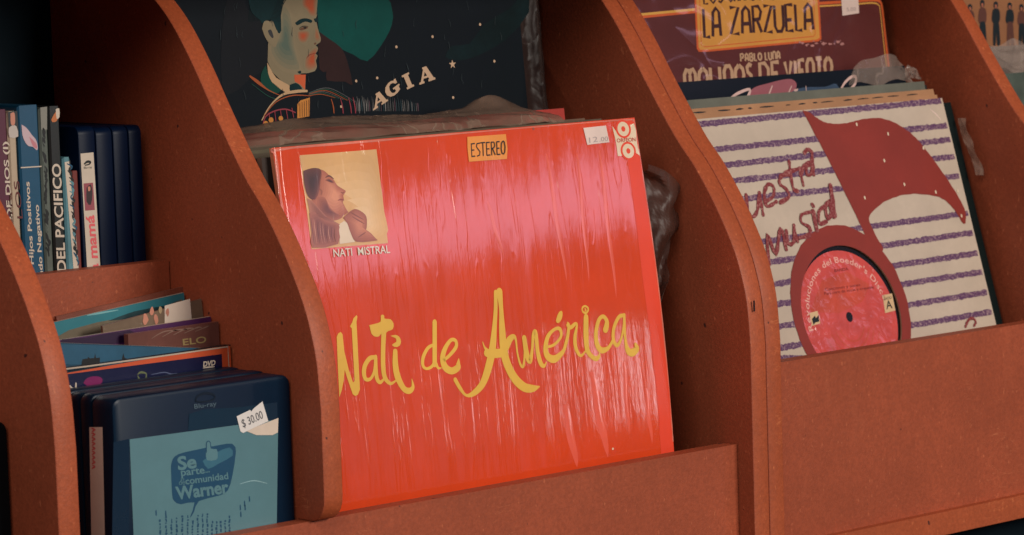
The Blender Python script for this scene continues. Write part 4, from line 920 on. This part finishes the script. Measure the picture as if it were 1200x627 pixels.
BS.text(mb, 'comunidad', (436, 438), (596, 417), (433, 412), PBL, .4, .02, z=ZB)
BS.text(mb, 'Warner', (402, 494), (598, 468), (396, 446), PBL, .4, .035, z=ZB)
rn = random.Random(9)
for k, x in enumerate([342, 364, 384, 404, 424, 444, 462, 482, 500, 518, 536, 552, 568, 584, 600]):
    top = 560+rn.uniform(-14, 22)-(6 if 400 < x < 560 else -6); y = top
    while y < 645:
        d = rn.uniform(5, 16); BS.strokepx(mb, [(x+rn.uniform(-2, 2), y, rn.uniform(3, 8)), (x+rn.uniform(-2, 2), y+d, rn.uniform(3, 8))], DBL, .3+.002*k, z=ZB, sub=0, caps=False); y += d+rn.uniform(2, 6)
for x, y in ((326, 540), (362, 542), (640, 520), (656, 505), (674, 488), (642, 545), (658, 520)): BS.strokepx(mb, [(x, y-6, 4), (x+1, y+14, 5)], DBL, .3, z=ZB, sub=0, caps=False)
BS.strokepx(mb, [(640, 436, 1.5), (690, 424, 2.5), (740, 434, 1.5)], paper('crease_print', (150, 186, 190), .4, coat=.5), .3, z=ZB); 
BS.strokepx(mb, [(474, 128, 4), (480, 110, 6), (508, 98, 8), (538, 102, 7), (546, 114, 5), (528, 126, 5), (488, 130, 4), (474, 126, 3)], paper('emblem_emboss', (6, 24, 40), .3, coat=.4), .3, z=ZB)
BS.text(mb, 'Blu-ray', (470, 156), (552, 144), (468, 138), paper('emblem_grey', (84, 104, 116), .4), .3, .0, z=ZB)
FI6 = mb.build('front_insert', CAS6, B6)
s_ = MB(); WS = paper('white_sticker', (228, 220, 214), .6)
BS.fillpx(s_, [(660, 238), (782, 190), (780, 244), (760, 254), (700, 254)], paper('cream_sticker', (218, 198, 180), .6), .45, z=ZB)
BS.fillpx(s_, [(626, 184), (676, 160), (680, 166), (690, 154), (722, 128), (744, 202), (700, 222), (650, 246), (640, 240)], WS, .55, z=ZB)
BS.text(s_, '$ 30.00', (650, 226), (726, 190), (641, 196), paper('print_grey_ink', (84, 84, 88), .6), .65, .005, z=ZB)
s_.build('price_sticker', CAS6, B6)
LS = Surf((44.6, 49.6, FLZ), (0, -1, 0), (0, 0, 1)); s_ = MB()
LS.fillpx(s_, [(105, 500.5), (120.5, 500.5), (124, 660), (108, 660)], paper('pale_spine_insert', (244, 222, 204), .5), .25)
for k in range(9): LS.strokepx(s_, [(108+k*.15, 502+k*5.4, 1.2), (112, 503.5+k*5.4, 1.8), (108.6, 505.5+k*5.4, 1.2)], PINK, .35, sub=2)
s_.build('spine_insert', CAS6, B6)
yy = 50.0
for k, (lab, dz) in enumerate((('plain navy disc case right behind the one with the $30.00 sticker', .6), ('plain navy disc case, third from the front of the bin', .2), ('plain navy disc case touching the orange framed film case', 1.0))):
    mb = MB(); rcase(mb, 44.4-.4*k, 177.2-.5*k, yy, yy+11.6, FLZ, 90.8+dz, CASE, 6, 1.8)
    o = mb.build('disc_case', None, Vector((111, yy+6, FLZ)), smooth=35); tag(o, lab, 'disc case', GD); yy += 11.8
def slim(label, y, tl, tr, m, me, art=None, th=3.0, name='disc_case', z0=FLZ):
    a = ony(*tl, y); b_ = ony(*tr, y)
    x0 = max(a.x, 2.5); 
    d = Vector((b_.x-a.x, 0, b_.z-a.z)); d.normalize(); S = d; T = Vector((-d.z, 0, d.x))
    w = (b_-a).dot(S); L0 = (x0-a.x)/d.x; Hh = 150
    sf = Surf(a-T*Hh, S, T)
    mb = MB(); lo = [sf.P(L0, 0), sf.P(w, 0), sf.P(w, Hh), sf.P(L0, Hh)]
    # feet on the bin floor
    lo[0] = Vector((lo[0].x, y, z0)); lo[1] = Vector((lo[1].x, y, z0))
    bk = [p+Vector((0, th, 0)) for p in lo]
    mb.add(lo, [[0, 1, 2, 3]], m); mb.add(lo+bk, [[4, 7, 6, 5], [0, 4, 5, 1], [1, 5, 6, 2], [2, 6, 7, 3], [3, 7, 4, 0]], me)
    if art: art(sf, mb, Hh, w)
    base = Vector((sum(p.x for p in lo)/4, y, z0)); o = mb.build(name, None, base); return tag(o, label, 'disc case', GD)
ZD = (50, 320, 3.92)
WED = paper('pale_plastic_edge', (190, 170, 150), .4, coat=.3); BED = paper('black_plastic_edge', (30, 28, 30), .3, coat=.4); BRED = paper('brown_film_edge', (128, 78, 62), .4, coat=.3)
def a_orange(sf, mb, H, w):
    sf.fillpx(mb, [(70, 470), (822, 372), (830, 560), (80, 640)], paper('deep_navy_print', (14, 20, 58), .3, coat=.5), .15, z=ZD)
    sf.strokepx(mb, [(60, 446, 6), (200, 429, 6), (500, 388, 6), (850, 338, 6), (862, 560, 6)], WED, .18, z=ZD, sub=0)
    sf.strokepx(mb, [(60, 440, 4), (200, 422, 4), (500, 380, 4), (850, 331, 4), (862, 331, 4)], BED, .2, z=ZD, sub=0)
    sf.text(mb, 'DVD', (736, 430), (792, 422), (738, 406), INKW, .25, .04, z=ZD); sf.strokepx(mb, [(736, 436, 3), (762, 432, 6), (788, 430, 3)], INKW, .28, z=ZD)
    sf.text(mb, 'VIDEO', (744, 464), (790, 458), (743, 456), paper('dim_ink', (80, 90, 120), .5), .25, z=ZD)
    sf.fillpx(mb, [(186, 505), (200, 485), (232, 474), (268, 480), (270, 505), (220, 524)], paper('magenta_print', (120, 8, 84), .4, coat=.3), .22, z=ZD, smooth=3)
    sf.strokepx(mb, [(436, 465, 4), (450, 456, 9), (474, 462, 6), (470, 486, 7), (446, 488, 8), (436, 472, 4)], paper('olive_print', (96, 104, 70), .5), .22, z=ZD)
    sf.strokepx(mb, [(498, 466, 2), (520, 462, 3), (560, 456, 4), (590, 464, 5), (616, 460, 2)], paper('dim_ink', (80, 90, 120), .5), .22, z=ZD)
    sf.strokepx(mb, [(124, 518, 6), (136, 530, 8), (150, 528, 8), (152, 506, 6)], INKW, .22, z=ZD)
def a_sky(sf, mb, H, w):
    sf.fillpx(mb, [(70, 326), (700, 345), (700, 420), (70, 420)], paper('pale_sky_print', (40, 92, 120), .4, coat=.4, var=.35), .12, z=ZD)
    sf.fillpx(mb, [(178, 412), (182, 396), (206, 392), (208, 384), (216, 392), (236, 390), (240, 368), (244, 390), (262, 388), (262, 420), (178, 425)], BLACK, .2, z=ZD)
    sf.fillpx(mb, [(364, 390), (370, 368), (376, 390), (400, 396), (364, 402)], BLACK, .2, z=ZD)
def a_felo(sf, mb, H, w):
    sf.text(mb, 'ELO', (644, 332), (752, 318), (641, 302), paper('tarnished_gold_ink', (150, 128, 84), .4, coat=.3), .25, .02, z=ZD)
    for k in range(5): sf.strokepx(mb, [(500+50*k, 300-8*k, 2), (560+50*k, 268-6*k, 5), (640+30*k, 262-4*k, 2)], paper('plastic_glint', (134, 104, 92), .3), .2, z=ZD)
def a_photo(sf, mb, H, w):
    sf.fillpx(mb, [(560, 150), (676, 118), (684, 210), (560, 235)], WHITE, .15, z=ZD)
    for x, y, r in ((500, 176, 20), (540, 170, 16), (572, 180, 18), (520, 210, 22), (470, 215, 26)): sf.fillpx(mb, [(x+r*.5*math.cos(a)*random.uniform(.7, 1.2), y+r*math.sin(a)*random.uniform(.7, 1.2)) for a in [i*.7 for i in range(9)]], random.choice([WHITE, paper('straw_print', (170, 146, 110), .5), paper('portrait_skin', (196, 130, 108), .5)]), .2+x*.0002, z=ZD, smooth=2)
def a_turq(sf, mb, H, w):
    sf.strokepx(mb, [(205, 194, 4), (260, 184, 8), (346, 170, 3)], paper('pale_turquoise_ink', (120, 176, 180), .4), .15, z=ZD)
    sf.fillpx(mb, [(60, 296), (120, 262), (250, 226), (360, 206), (500, 176), (640, 120), (650, 300), (80, 330)], paper('stony_print', (120, 108, 88), .5, coat=.3, var=.5), .15, z=ZD)
    sf.fillpx(mb, [(300, 220), (420, 176), (560, 150), (620, 140), (560, 170), (420, 205)], paper('dark_hill_print', (24, 60, 66), .5, coat=.3), .2, z=ZD, smooth=2)
def a_prp(sf, mb, H, w):
    sf.fillpx(mb, [(90, 304), (200, 296), (400, 262), (420, 300), (300, 330), (100, 330)], paper('dark_violet_print', (46, 22, 56), .4, coat=.4, var=.3), .15, z=ZD, smooth=2)
slim('dark blue film case with an orange frame and a white DVD mark', 86.6, (62, 440), (269.5, 404), paper('orange_frame_print', (206, 84, 46), .4, coat=.4), BED, a_orange, 6.5)
slim('blue film case with a dark skyline, tilted, behind the orange framed one', 93.6, (66, 401.5), (262, 409), paper('blue_sky_print', (22, 72, 96), .4, coat=.4, var=.4), WED, a_sky, 3.5)
slim('brown film case in glossy plastic with gold letters on it', 98.4, (150, 392), (256, 377), paper('brown_film_print', (112, 70, 62), .3, coat=.7, wrap=.6, var=.4), BRED, a_felo, 4.5)
slim('purple film case between the brown plastic one and the turquoise one', 106.5, (68, 399), (247, 371), paper('purple_print', (78, 34, 84), .4, coat=.4, var=.3), WED, a_prp, 3)
slim('film case with a pale corner, just in front of the turquoise one', 115.5, (120, 382), (236, 350), paper('washed_print', (130, 108, 88), .4, coat=.5, wrap=.5, var=.5), BRED, a_photo, 2)
slim('turquoise film case near the back of the bin', 133.5, (60, 378.5), (215.5, 343), paper('turquoise_print', (50, 124, 136), .4, coat=.4, var=.2), WED, a_turq, 2.6)
slim('reddish brown paper sleeve at the very back of the bin', 137.6, (66, 371), (215, 336), paper('red_brown_print', (138, 70, 50), .5, coat=.3, var=.5), BRED, None, 2)
# ------------------------------------------------------------------ left neighbour bin, right neighbour bin
mb = MB(); rcase(mb, -100, -16.5, 46, 60, FLZ, 84, paper('shadow_stand_in_black', (5, 14, 18), .5, spec=.15), 6, 1.8); o = mb.build('disc_case', None, Vector((-60, 46, FLZ)), smooth=35)  # added black box, stands in for the dark shadow beside the divider
tag(o, 'black shadow stand-in left of the leftmost curved divider, at the picture edge', 'disc case', 'shadow stand-in of the left neighbour bin')
PS2 = cover_surf(938, 180, 69.5, 9)
R7 = thing('record_sleeve', 'tan record sleeve with a row of standing figures, beyond the last divider', 'record', (1095, 190, 69), 'records in the rack'); B7 = R7.location/MM
mb = sheet_body(PS2, 315, 0, 315, 3.5, paper('tan_cover_print', (158, 104, 66), .5, coat=.3, var=.2), KRAFT)
FIG = paper('dark_figure_ink', (18, 30, 34), .5); FIG2 = paper('brown_figure_ink', (96, 56, 44), .5)
ZR = (1080, 0, 3.92)
for cx, top, low, m1, m2 in ((222, 20, 200, FIG2, FIG), (278, 0, 222, FIG2, FIG), (340, 8, 206, FIG, FIG), (404, 12, 210, FIG, FIG2), (458, 20, 215, FIG2, FIG), (505, 16, 215, FIG, FIG)):
    h_ = low-top; f_ = lambda pts, m, h: PS2.fillpx(mb, [(cx+x, top+y*h_) for x, y in pts], m, h, smooth=3, z=ZR)
    f_([(-9, .02), (0, -.01), (9, .03), (10, .10), (4, .16), (-5, .16), (-10, .1)], FIG, .2); f_([(-5, .07), (4, .07), (4, .14), (-3, .15)], paper('figure_skin_ink', (170, 100, 74), .5), .25)
    f_([(-14, .19), (-5, .16), (6, .16), (16, .2), (20, .36), (12, .5), (-10, .5), (-19, .4)], m1, .22); f_([(-11, .46), (12, .46), (18, .72), (20, .99), (6, 1), (3, .7), (-1, 1), (-12, .99), (-13, .7)], m2, .24)
mb.build('cover', R7, B7)
rr, sf, b = plain_record('white edged sleeve with a grey green cover, at the right edge of the picture', 938, 62, -85.5, 6, 315, 322, 3.5, paper('grey_green_cover', (96, 108, 92), .4, coat=.6, wrap=.6, var=.6), WHITE)
def bagF(a, c): return (940+a*120, 104+c*22, 236+c*22*(.7+.3*math.sin(a*5))+3*math.sin(a*17))
crumple(bagF, 44, 10, 3.4, 31, CLEAR, .3).build('plastic_bag', rr, b, smooth=32)
rr, sf, b = plain_record('grey sleeve in crumpled clear plastic behind the white edged one', 952, 88, -85.5, 6, 314, 342, 4, paper('grey_print', (132, 116, 104), .5, coat=.5, wrap=.5), GREYCARD)
